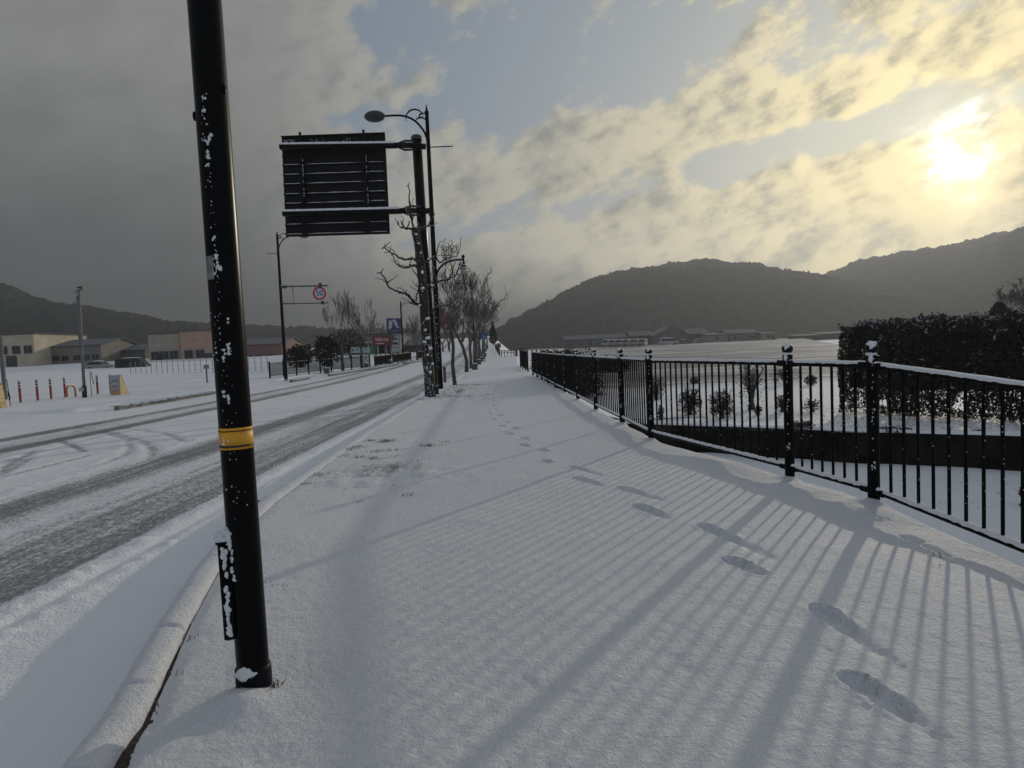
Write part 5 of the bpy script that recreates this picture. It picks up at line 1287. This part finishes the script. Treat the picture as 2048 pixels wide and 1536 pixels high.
def crossing_fence():
    Y = 70.0; P_ = lambda x, y: atY(x, y, Y); a = P_(1001, 711); root = thing('guard_fence', 'pale two rail guard fence across the end of the pavement bend', 'fence', a)
    W2 = mat('guard_pale', (.20, .20, .195), .7, snow=.8)
    for y0, nm in ((702, 'top_rail'), (706, 'mid_rail')): MB().tube([P_(1001, y0) - a, P_(1029, y0 - .6) - a], .05, 6).build(nm, W2, root)
    for x in (1003, 1009, 1015.5, 1022, 1028): MB().tube([P_(x, 713) - a, P_(x, 700) - a], .05, 6).build('post', W2, root)
    q = P_(1033, 713); root2 = thing('gate_post', 'dark square gate post at the right end of the pale guard fence', 'post', q); MB().bbox((0, 0, .3), (.26, .26, .7), .02).build('post', mat('gate_post_grey', (.03, .03, .031), .7, snow=.8), root2); MB().bbox((0, 0, .68), (.32, .32, .06), .015).build('cap', MATS['gate_post_grey'], root2)
    A_, B_ = gnd(990, 695), gnd(1000, 711); root3 = thing('guard_fence', 'dark mesh guard fence along the right side of the climbing pavement', 'fence', B_); d = A_ - B_
    for k in range(12): MB().tube([d * (k / 11) + Vector((0, 0, -.2)), d * (k / 11) + Vector((0, 0, .75))], .04, 5).build('post', mat('mesh_dark', (.035, .036, .034), .7), root3)
    for z in (.15, .45, .72): MB().tube([Vector((0, 0, z)), d + Vector((0, 0, z))], .03, 5).build('rail', MATS['mesh_dark'], root3)
    p = atY(997, 680, 80); root4 = thing('notice_board', 'small greenish notice board beside the conifer at the end of the pavement', 'sign', (p.x, 80, zg(80)))
    MB().tube([(0, 0, -.3), (0, 0, .8)], .05, 6).build('post', DARKGREY, root4); MB().bbox((0, -.04, 1.0), (.5, .05, .55), .02).build('board', mat('board_green', (.06, .08, .05), .7, var=.3), root4)
crossing_fence()
def blue_sign():
    Y = 58.0; c = atY(966.5, 673, Y); base = Vector((c.x + .05, Y, zg(Y))); root = thing('cycle_path_sign', 'round blue shared path sign with white figures among the bare trees', 'road sign', base); h = c.z - base.z; r = .30
    MB().tube([(0, 0, -.2), (0, 0, h + .3)], .035, 8).build('post', DARKGREY, root)
    MB().tube([(0, -.06, h), (0, -.035, h)], r, 28).build('face', mat('road_blue', (.012, .09, .28), .5, var=.1), root)
    m = MB(); y = -.068
    m.tube([(-.07, y, h + .12), (-.06, y, h - .05), (-.11, y, h - .2)], .02, 5); m.tube([(-.06, y, h - .05), (-.02, y, h - .2)], .02, 5); m.ball((-.07, y, h + .17), .03, 8, 6); m.tube([(.02, y, h + .1), (.04, y, h - .04)], .016, 5)
    for cx in (.06, .17): m.tube([(cx + .045 * math.cos(t), y, h - .13 + .045 * math.sin(t)) for t in np.linspace(0, 6.283, 13)], .01, 4)
    m.tube([(.06, y, h - .13), (.1, y, h - .03), (.17, y, h - .13)], .01, 4); m.build('symbol', mat('symbol_white', (.55, .56, .57), .5), root)
blue_sign()

# ------------------------------------------------------------------ shop signs across the road
def px_panel(mb, x0, x1, y0, y1, Y, th, o, off=0.0):
    a, b, c, d = (atY(x, y, Y) + Vector((0, off, 0)) - o for x, y in ((x0, y0), (x1, y0), (x1, y1), (x0, y1))); mb.prism([a, b, c, d], (0, 1, 0), th)
WHS = mat('sign_board_white', (.40, .40, .39), .6, var=.1); BLU = mat('shop_blue', (.018, .045, .13), .5, var=.15); RDS = mat('shop_red', (.24, .018, .022), .5, var=.2); INK = mat('ink_dark', (.03, .035, .035), .7)
def pylon():
    Y = 84.0; o = Vector((atY(795, 720, Y).x, Y, zg(Y))); s = Y / FPX; root = thing('pylon_sign', 'tall pylon sign with a big blue panel bearing a white rounded m emblem', 'shop sign', o)
    m = MB(); px_panel(m, 781.5, 784, 676, 727, Y, .2, o, .02); px_panel(m, 797.5, 800.5, 660, 724, Y, .2, o, .02); m.build('post', mat('pylon_pale', (.26, .26, .255), .6), root)
    m = MB(); px_panel(m, 773, 801.5, 636.5, 660, Y, .3, o); bp = m.build('blue_panel', BLU, root)
    m = MB(); px_panel(m, 774.5, 802, 661, 667.5, Y, .3, o); lp = m.build('lower_blue_panel', BLU, root)
    A = lambda x, y: atY(680 + x / 10.97, 600 + y / 10.97, Y) - o + Vector((0, -.012, 0))
    def stroke(pts, ws):
        mm = MB(); P_ = [A(*p) for p in pts]; L_, R_ = [], []
        for i, p in enumerate(P_):
            t = (P_[min(i + 1, len(P_) - 1)] - P_[max(i - 1, 0)]).normalized(); n = Vector((-t.z, 0, t.x)) * (ws[i] / 10.97 * s / 2); L_.append(p + n); R_.append(p - n)
        for i in range(len(P_) - 1): mm.prism([L_[i], R_[i], R_[i + 1], L_[i + 1]], (0, -1, 0), .01 + .001 * i)
        return mm
    WH = mat('emblem_white', (.44, .45, .46), .5)
    stroke([(1097, 630), (1097, 560), (1098, 500), (1102, 465), (1112, 445)], [58, 60, 62, 58, 34]).build('emblem', WH, bp)
    stroke([(1160, 480), (1172, 452), (1192, 448), (1208, 470), (1222, 510), (1238, 550), (1258, 582), (1285, 602), (1318, 610)], [38, 48, 56, 64, 66, 60, 48, 34, 14]).build('emblem', WH, bp)
    stroke([(1128, 470), (1134, 520), (1136, 600)], [30, 24, 18]).build('emblem', WH, bp)
    mk = MB()
    for k in range(7): mk.box(A(1065 + k * 38, 710) , (.16, .012, .18))
    mk.build('lettering', mat('emblem_dim', (.08, .11, .2), .5), lp)
    m = MB(); px_panel(m, 784, 797.5, 668, 713, Y, .12, o, .05); sp = m.build('pale_board', WHS, root)
    for y0, y1, x0, x1 in ((671, 673, 784.5, 792), (676, 679, 784.5, 795), (685, 689, 785, 796)): mm = MB(); px_panel(mm, x0, x1, y0, y1, Y, .06, o, .0); mm.build('tenant_strip', INK, root)
    for x_, t_ in ((787, 694.8), ): mm = MB(); [mm.box(atY(786.5 + k * 2.6, 695, Y) - o + Vector((0, .03, 0)), (.10, .03, .12)) for k in range(4)]; mm.build('lettering', INK, sp)
    m = MB(); px_panel(m, 786, 798, 703.5, 709, Y, .1, o, -.02); pk = m.build('parking_panel', mat('parking_navy', (.012, .02, .06), .5), root)
    c = atY(794.3, 706.2, Y) - o; text_mesh('P', .36, WH, pk, c + Vector((0, -.03, 0)), bold=.01)
    c = atY(789.3, 706.2, Y) - o; mm = MB(); mm.prism([c + Vector((-.15, -.03, 0)), c + Vector((0, -.03, .12)), c + Vector((0, -.03, .045)), c + Vector((.14, -.03, .045)), c + Vector((.14, -.03, -.045)), c + Vector((0, -.03, -.045)), c + Vector((0, -.03, -.12))], (0, -1, 0), .01); mm.build('arrow', WH, pk)
pylon()
def billboard():
    Y = 74.0; o = Vector((atY(720, 715, Y).x, Y, zg(Y))); root = thing('billboard', 'white and green roadside billboard with dark hiragana writing and a yellow green strip', 'billboard', o)
    m = MB(); px_panel(m, 701.5, 740, 694.5, 705.5, Y, .12, o); wp = m.build('white_panel', mat('board_pale', (.36, .42, .43), .6), root)
    m = MB(); px_panel(m, 740, 751, 692.5, 708.5, Y, .12, o); m.build('green_panel', mat('board_bright_green', (.05, .18, .06), .6, var=.5, vs=1.5), root)
    m = MB(); px_panel(m, 702, 721, 705.7, 710, Y, .12, o); yp = m.build('yellow_green_strip', mat('board_lime', (.13, .15, .02), .6), root)
    m = MB(); px_panel(m, 721.2, 740, 705.7, 708.5, Y, .12, o); dp = m.build('dark_strip', mat('board_dark', (.03, .03, .025), .6), root)
    for x in (702, 731): q = MB(); px_panel(q, x, x + 1.2, 694, 718, Y, .08, o, .14); q.build('post', mat('board_post', (.04, .05, .04), .7), root)
    for t_, x, y, sz in (('さ', 715, 698.5, .32), ('と', 732, 697.5, .34)): text_mesh(t_, sz, INK, wp, atY(x, y, Y) - o + Vector((0, -.012, 0)), bold=.006)
    q = MB(); q.box(atY(705.5, 700, Y) - o + Vector((0, -.01, 0)), (.22, .01, .26)); q.build('emblem', mat('leaf_dark_green', (.03, .10, .05), .6), wp)
    for (xa, xb, y, P__) in ((704, 719, 707.5, yp), (723, 739, 706.8, dp)):
        q = MB(); [q.box(atY(xa + k * (xb - xa) / 6, y, Y) - o + Vector((0, -.01, 0)), (.09, .012, .10)) for k in range(7)]; q.build('lettering', INK if P__ is yp else mat('letter_pale', (.2, .2, .18), .6), P__)
billboard()
def small_signs():
    Y = 96.0; o = Vector((atY(899, 700, Y).x, Y, zg(Y))); root = thing('shop_sign', 'dull red shop sign with dark oval, half hidden by the bare trees', 'shop sign', o)
    m = MB(); px_panel(m, 888, 911, 633, 648, Y, .2, o); m.build('panel', RDS, root); m = MB(); px_panel(m, 898, 900, 648, 706, Y, .2, o, .02); m.build('post', DARKGREY, root)
    q = MB(); q.ball(atY(901, 637, Y) - o, (.5, .04, .28), 14, 8); q.build('emblem', INK, root)
    Y = 64.0; o = Vector((atY(869, 712, Y).x, Y, zg(Y))); root = thing('vertical_sign', 'narrow upright red sign with pale writing between the pollarded tree and lamp', 'shop sign', o)
    m = MB(); px_panel(m, 867.5, 873, 648, 690, Y, .12, o); pn = m.build('panel', mat('banner_dull_red', (.16, .02, .018), .6, var=.2), root); m = MB(); px_panel(m, 869.5, 870.8, 690, 712, Y, .08, o, .02); m.build('post', DARKGREY, root)
    q = MB(); [q.box(atY(870.2, 653 + k * 5.2, Y) - o + Vector((0, -.008, 0)), (.15, .01, .15)) for k in range(7)]; q.build('lettering', mat('letter_pinkish', (.28, .12, .11), .6), pn)
small_signs()

# ------------------------------------------------------------------ buildings
WIN = mat('window_dark', (.015, .017, .02), .15, spec=.6); FRM = mat('window_frame', (.22, .22, .21), .6); ROOFS = mat('snowy_roof', (.09, .09, .095), .8, snow=.45, snown=1.2, snowc=(.15, .155, .165))
def building(name, label, x0, x1, yt, yb, Y, depth, col, wins=(), roof='flat', z0=None, rh=1.4, doors=(), over=.3, cat='building', wallvar=.12):
    a, b = atY(x0, yb, Y), atY(x1, yb, Y); zb = min(a.z, b.z) if z0 is None else z0; zt = (atY(x0, yt, Y).z + atY(x1, yt, Y).z) / 2; W, H_ = b.x - a.x, zt - zb
    o = Vector((a.x, Y, zb)); root = thing(name, label, cat, o); wm = mat(name + '_wall_' + '_'.join(str(int(c * 1000)) for c in col), col, .85, var=wallvar, vs=.7)
    w_ = MB(); w_.box((W / 2, depth / 2, H_ / 2 - .4), (W, depth, H_ + .8)); w_.build('wall', wm, root)
    r = MB()
    if roof == 'flat': r.bbox((W / 2, depth / 2, H_ + .12), (W + over, depth + over, .24), .03)
    elif roof == 'shed':
        r.prism([(-over, -over, H_ + .02), (-over, -over, H_ + .20), (-over, depth, H_ + rh + .2), (-over, depth, H_ + rh)], (1, 0, 0), W + 2 * over)
    elif roof == 'gable':   # ridge along x
        r.prism([(-over, -over, H_), (-over, -over, H_ + .15), (-over, depth / 2, H_ + rh + .15), (-over, depth + over, H_ + .15), (-over, depth + over, H_), (-over, depth / 2, H_ + rh)], (1, 0, 0), W + 2 * over)
        w2 = MB(); [MB().prism([(xx, 0, H_), (xx, depth, H_), (xx, depth / 2, H_ + rh - .02)], (1, 0, 0), .1).build('gable_wall', wm, root) for xx in (0, W - .1)]
    elif roof == 'gablefront':
        r.prism([(-over, -over, H_), (-over, -over, H_ + .15), (W / 2, -over, H_ + rh + .15), (W + over, -over, H_ + .15), (W + over, -over, H_), (W / 2, -over, H_ + rh)], (0, 1, 0), depth + 2 * over)
        w2 = MB(); w2.prism([(0, 0, H_), (W, 0, H_), (W / 2, 0, H_ + rh - .02)], (0, 1, 0), .1); w2.build('gable_wall', wm, root)
    r.build('roof', ROOFS, root)
    for u, v, ww, hh in wins:
        f = MB(); f.bbox((u * W, -.02, v * H_), (ww, .10, hh), .02); fo = f.build('window', FRM, root); g = MB(); g.box((u * W, -.072, v * H_), (ww * .86, .02, hh * .84)); g.build('pane', WIN, fo)
        mm = MB(); mm.box((u * W, -.085, v * H_), (.05, .02, hh * .84)); mm.build('mullion', FRM, fo)
    for u, ww, hh in doors:
        d_ = MB(); d_.box((u * W, -.02, hh / 2), (ww, .10, hh)); dd_ = d_.build('door', mat('door_dull', (.06, .06, .062), .6), root); h_ = MB(); h_.box((u * W + ww * .38, -.09, hh * .48), (.05, .05, .16)); h_.build('handle', DARKGREY, dd_)
    return root, W, H_
bld, W, H_ = building('shop_building', 'low shop with a white front, pillars and a big red sign on its fascia', 706, 800, 670, 711, 100, 12, (.20, .20, .195), [(.30, .30, 1.6, 1.7), (.5, .30, 1.6, 1.7), (.68, .30, 1.6, 1.7)], doors=((.83, 1.6, 2.2),))
for u in (.16, .38, .46, .58, .75, .93): MB().tube([(u * W, -1.4, -.3), (u * W, -1.4, H_ * .66)], .09, 8).build('pillar', mat('pillar_white', (.42, .42, .41), .6), bld)
m = MB(); m.bbox((W / 2, -.75, H_ * .66), (W * .98, 1.6, .25), .03); m.build('canopy', mat('canopy_pale', (.3, .3, .29), .6, snow=.5), bld)
def wants():
    Y = 98.2; o = Vector((atY(763, 681, Y).x, Y, zg(Y))); root = thing('shop_fascia_sign', 'dark red shop sign reading Wants in rounded white letters', 'shop sign', o)
    m = MB(); px_panel(m, 745, 781.5, 672, 690, Y, .25, o); pn = m.build('panel', RDS, root); text_mesh('Wants', .74, mat('letters_white', (.5, .49, .48), .5), pn, atY(763.5, 679, Y) - o + Vector((0, -.02, 0)), bold=.02)
    m = MB(); px_panel(m, 751, 769, 686, 688, Y, .04, o, -.03); m.build('strip', mat('strip_cream', (.5, .42, .38), .6), pn)
wants()
building('shop_building', 'low dark roofed building right of the blue pylon sign', 808, 852, 692, 713, 104, 10, (.07, .07, .07), [(.2, .4, 1.2, .9), (.55, .4, 1.6, .9)], 'gable', rh=1.0)
building('house', 'house with a snowy hipped roof behind the bare trees across the road', 676, 700, 683, 708, 108, 9, (.10, .10, .10), [(.3, .55, 1.0, 1.0)], 'gable', rh=1.5)
building('house', 'white walled house with a dark roof left of the billboard', 690, 712, 692, 709, 98, 8, (.32, .32, .31), [(.5, .5, 1.2, .9)], 'gable', rh=1.0)
building('building', 'cream building cut by the left edge beyond the car park', -110, 72, 672, 735, 112, 14, (.52, .46, .34), [(u, .55, 1.5, 1.5) for u in (.66, .8, .93)], 'flat', doors=((.74, 1.8, 2.2),))
building('building', 'long taupe building with a snowy roof beyond the car park', 84, 205, 693, 736, 116, 12, (.20, .185, .16), [(u, .5, 1.4, 1.1) for u in (.1, .25, .4, .6, .75, .9)], 'gable', rh=1.3)
building('building', 'dark grey shed between the taupe and the peach buildings', 212, 292, 702, 738, 122, 10, (.12, .118, .11), [(.3, .5, 1.4, .9), (.7, .5, 1.4, .9)], 'gable', rh=1.2)
building('building', 'beige and peach shop building behind the near black lamp post', 300, 362, 668, 732, 114, 12, (.38, .33, .26), [(u, .35, 1.6, 1.6) for u in (.2, .5, .8)], 'flat', doors=((.36, 1.4, 2.2),))
building('building', 'peach walled shop with a flat snowy roof directly left of the near lamp post', 363, 428, 662, 731, 113, 12, (.46, .30, .22), [(u, .35, 1.6, 1.6) for u in (.25, .6)], 'flat', doors=((.85, 1.4, 2.2),))
building('building', 'dull red brown building just right of the near black lamp post', 482, 566, 690, 733, 112, 12, (.22, .125, .11), [(u, .45, 1.4, 1.2) for u in (.2, .45, .7)], 'gable', rh=1.2)
# far side of the field
ZF = zf(165)
building('shed', 'pale grey flat shed at the far edge of the field, left of the long barn', 1421, 1455, 670, 684, 172, 8, (.22, .22, .215), [(.4, .62, .8, .7)], 'shed', rh=.4, cat='shed')
building('shed', 'long grey barn with a snowy roof at the far edge of the field', 1458, 1517, 667, 684, 174, 10, (.15, .152, .155), [(.2, .6, .8, .6), (.8, .6, .8, .6)], 'gable', rh=1.1, cat='shed')
building('shed', 'small tan hut with one window right of the long grey barn', 1524, 1554, 667.5, 681, 172, 6, (.32, .27, .17), [(.42, .6, 1.1, .8)], 'shed', rh=.3, cat='shed', doors=((.75, .8, 1.5),))
building('shed', 'low dark open shed with snow on top near the hedge end', 1592, 1640, 672, 681, 176, 5, (.05, .05, .05), [(.3, .5, .8, .4)], 'shed', rh=.3, cat='shed')
building('shed', 'long low dark shed farthest right before the hedge', 1640, 1720, 667, 679, 178, 6, (.05, .05, .052), [(.5, .5, 1.2, .4)], 'shed', rh=.4, cat='shed')
building('house', 'brown gabled house behind the parked white van across the field', 1308, 1378, 672, 688, 182, 12, (.13, .11, .09), [(.25, .45, 1.4, 1.2), (.5, .45, 1.4, 1.2)], 'gablefront', rh=2.6, cat='house', doors=((.62, 1.5, 1.9),))
building('house', 'low dark house left of the brown gabled house across the field', 1262, 1306, 672, 688, 186, 9, (.07, .068, .065), [(.4, .5, 1.4, 1.0)], 'gable', rh=1.4, cat='house')
building('house', 'dark house with a snowy roof right of the brown gabled house', 1376, 1416, 668, 686, 188, 9, (.075, .073, .07), [(.5, .5, 1.2, 1.0)], 'gable', rh=1.6, cat='house')
building('house', 'long grey building behind the row of parked vans', 1130, 1256, 678, 693, 190, 9, (.10, .10, .102), [(u, .5, 1.6, .9) for u in (.1, .25, .4, .55, .7, .85)], 'gable', rh=1.2, cat='building')

# ------------------------------------------------------------------ vehicles
WINV = mat('vehicle_window', (.02, .022, .025), .5, spec=.3)
def vehicle(label, loc, rz, L, W, H_, col, van=True, name='parked_van', cat='van', group=None, sc=1.0):
    root = thing(name, label, cat, loc, rz, group); pm = mat(name + '_paint_' + '_'.join(str(int(c * 100)) for c in col), col, .7, 0.0, spec=.15)
    if van: pr = [(-L / 2, .30), (L / 2 - .1, .30), (L / 2, .50), (L / 2 - .06, .85), (L / 2 - .35, 1.05), (L / 2 - .95, H_ * .93), (L / 2 - 1.35, H_), (-L / 2 + .18, H_), (-L / 2 + .04, H_ * .9), (-L / 2, .6)]
    else: pr = [(-L / 2, .30), (L / 2 - .05, .30), (L / 2, .55), (L / 2 - .1, .80), (L / 2 - 1.15, .93), (L / 2 - 1.85, H_), (-L / 2 + .9, H_), (-L / 2 + .15, .95), (-L / 2, .75)]
    b = MB(); n = len(pr); rings = [(-W / 2, .93), (-W / 2 + .06, 1.0), (W / 2 - .06, 1.0), (W / 2, .93)]
    vs = [(x * (k if abs(x) > 0 else 1), y, .3 + (z - .3) * (k if z > 1 else 1)) for y, k in rings for x, z in pr]
    b._add(vs, [(j * n + i, j * n + (i + 1) % n, j * n + n + (i + 1) % n, j * n + n + i) for j in range(3) for i in range(n)] + [tuple(reversed(range(n))), tuple(range(3 * n, 4 * n))], False); b.build('body', pm, root)
    zw0, zw1 = (1.12, H_ * .90) if van else (.96, H_ * .94)
    for s_ in (-1, 1):
        y = s_ * (W / 2 + .004); m = MB(); m.prism([(-L / 2 + .35, y, zw0), (L / 2 - .62 if van else L / 2 - 1.3, y, zw0), (L / 2 - 1.0 if van else L / 2 - 1.8, y, zw1), (-L / 2 + (.35 if van else .95), y, zw1)], (0, s_, 0), .012); m.build('side_window', WINV, root)
        for x in (-L / 2 + .85, L / 2 - .85):
            w_ = MB(); w_.tube([(x, s_ * (W / 2 - .20), .31), (x, s_ * (W / 2 + .01), .31)], .31, 16); wo = w_.build('wheel', mat('tyre', (.015, .015, .015), .9), root); h_ = MB(); h_.tube([(x, s_ * (W / 2 + .012), .31), (x, s_ * (W / 2 + .02), .31)], .17, 12); h_.build('rim', mat('rim', (.25, .25, .25), .4, .5), wo)
        hl = MB(); hl.bbox((L / 2 - .03, s_ * (W / 2 - .28), .74), (.08, .34, .17), .02); hl.build('headlight', mat('headlight_glass', (.25, .25, .25), .5), root)
        tl = MB(); tl.bbox((-L / 2 + .0, s_ * (W / 2 - .12), .95), (.05, .12, .35), .01); tl.build('tail_light', mat('tail_red', (.25, .02, .02), .3), root)
    if van: p0, p1 = Vector((L / 2 - .37, 0, 1.09)), Vector((L / 2 - .93, 0, H_ * .915))
    else: p0, p1 = Vector((L / 2 - 1.17, 0, .96)), Vector((L / 2 - 1.80, 0, H_ * .97))
    nn = Vector((.9, 0, .45)) * .03; m = MB(); m.quad(p0 + nn + Vector((0, -W * .42, 0)), p0 + nn + Vector((0, W * .42, 0)), p1 + nn + Vector((0, W * .38, 0)), p1 + nn + Vector((0, -W * .38, 0))); m.build('windscreen', WINV, root)
    m = MB(); m.box((-L / 2 - .005, 0, (zw0 + zw1) / 2), (.02, W * .75, (zw1 - zw0) * .9)); m.build('rear_window', WINV, root)
    m = MB(); m.ball((-.3, 0, H_), ((L * .33) if van else L * .18, W * .42, .09), 14, 6, .2, 4); m.build('roof_snow', SNOW_C, root)
    m = MB(); m.bbox((L / 2 - .02, 0, .42), (.14, W * .94, .2), .04); m.build('bumper', mat('bumper_dark', (.05, .05, .05), .6), root)
    return root
YV = 150.0
v0 = None
for i, (x, dz) in enumerate(((1213, 0), (1227, 0), (1241, 0), (1254, 0), (1271, 0), (1286, 0))):
    lab = ['leftmost of the six pale vans parked across the field', 'second from the left of the six pale vans parked across the field', 'third from the left of the six pale vans parked across the field', 'fourth from the left of the six pale vans parked across the field', 'fifth of the six pale vans parked across the field, beside a small gap', 'rightmost of the six pale vans parked across the field'][i]
    q = atY(x, 694.5 - i * .35, YV + i * 1.2); loc = Vector((q.x, YV + i * 1.2, q.z))
    if v0 is None: v0 = vehicle(lab, loc, rad(-112), 4.0, 1.62, 1.75, (.30, .31, .32), True, 'parked_van', 'van', 'vans parked in a row across the field')
    else: dup(v0, loc, rad(-112 + random.uniform(-6, 6)), 1.0, lab)
q = atY(1337, 691, 158); vehicle('white long van seen from the side in front of the brown house', (q.x, 158, q.z), rad(4), 4.6, 1.7, 1.85, (.36, .37, .38), True, 'parked_van', 'van')
q = atY(1369, 690, 160); vehicle('low grey car parked right of the long white van', (q.x, 160, q.z), rad(8), 3.6, 1.5, 1.3, (.14, .14, .14), False, 'parked_car', 'car')
q = atY(1392, 689, 162); vehicle('low pale car parked under the dark house across the field', (q.x, 162, q.z), rad(175), 3.6, 1.5, 1.3, (.2, .2, .2), False, 'parked_car', 'car')
q = atY(203, 742, 92); vehicle('pale car parked at the far side of the car park, left of the dark one', (q.x, 92, q.z), rad(6), 4.0, 1.6, 1.4, (.32, .32, .33), False, 'parked_car', 'car')
q = atY(268, 743.5, 90); vehicle('dark van parked at the far side of the car park', (q.x, 90, q.z), rad(3), 4.2, 1.7, 1.9, (.05, .055, .055), True, 'parked_van', 'van')

# ------------------------------------------------------------------ air
def haze():
    b = MB().box((0, 0, 64), (1720, 1720, 133)); o = b.build('haze', bpy.data.materials.new('haze_air'), kind='stuff')
    m = o.data.materials[0]; m.use_nodes = True; t = NT(m.node_tree); t.n.clear(); ot = t.new('ShaderNodeOutputMaterial'); v = t.new('ShaderNodeVolumePrincipled')
    v.inputs['Color'].default_value = (.74, .79, .86, 1); v.inputs['Density'].default_value = .00062; v.inputs['Anisotropy'].default_value = .52
    t.l.new(v.outputs[0], ot.inputs['Volume'])
haze()
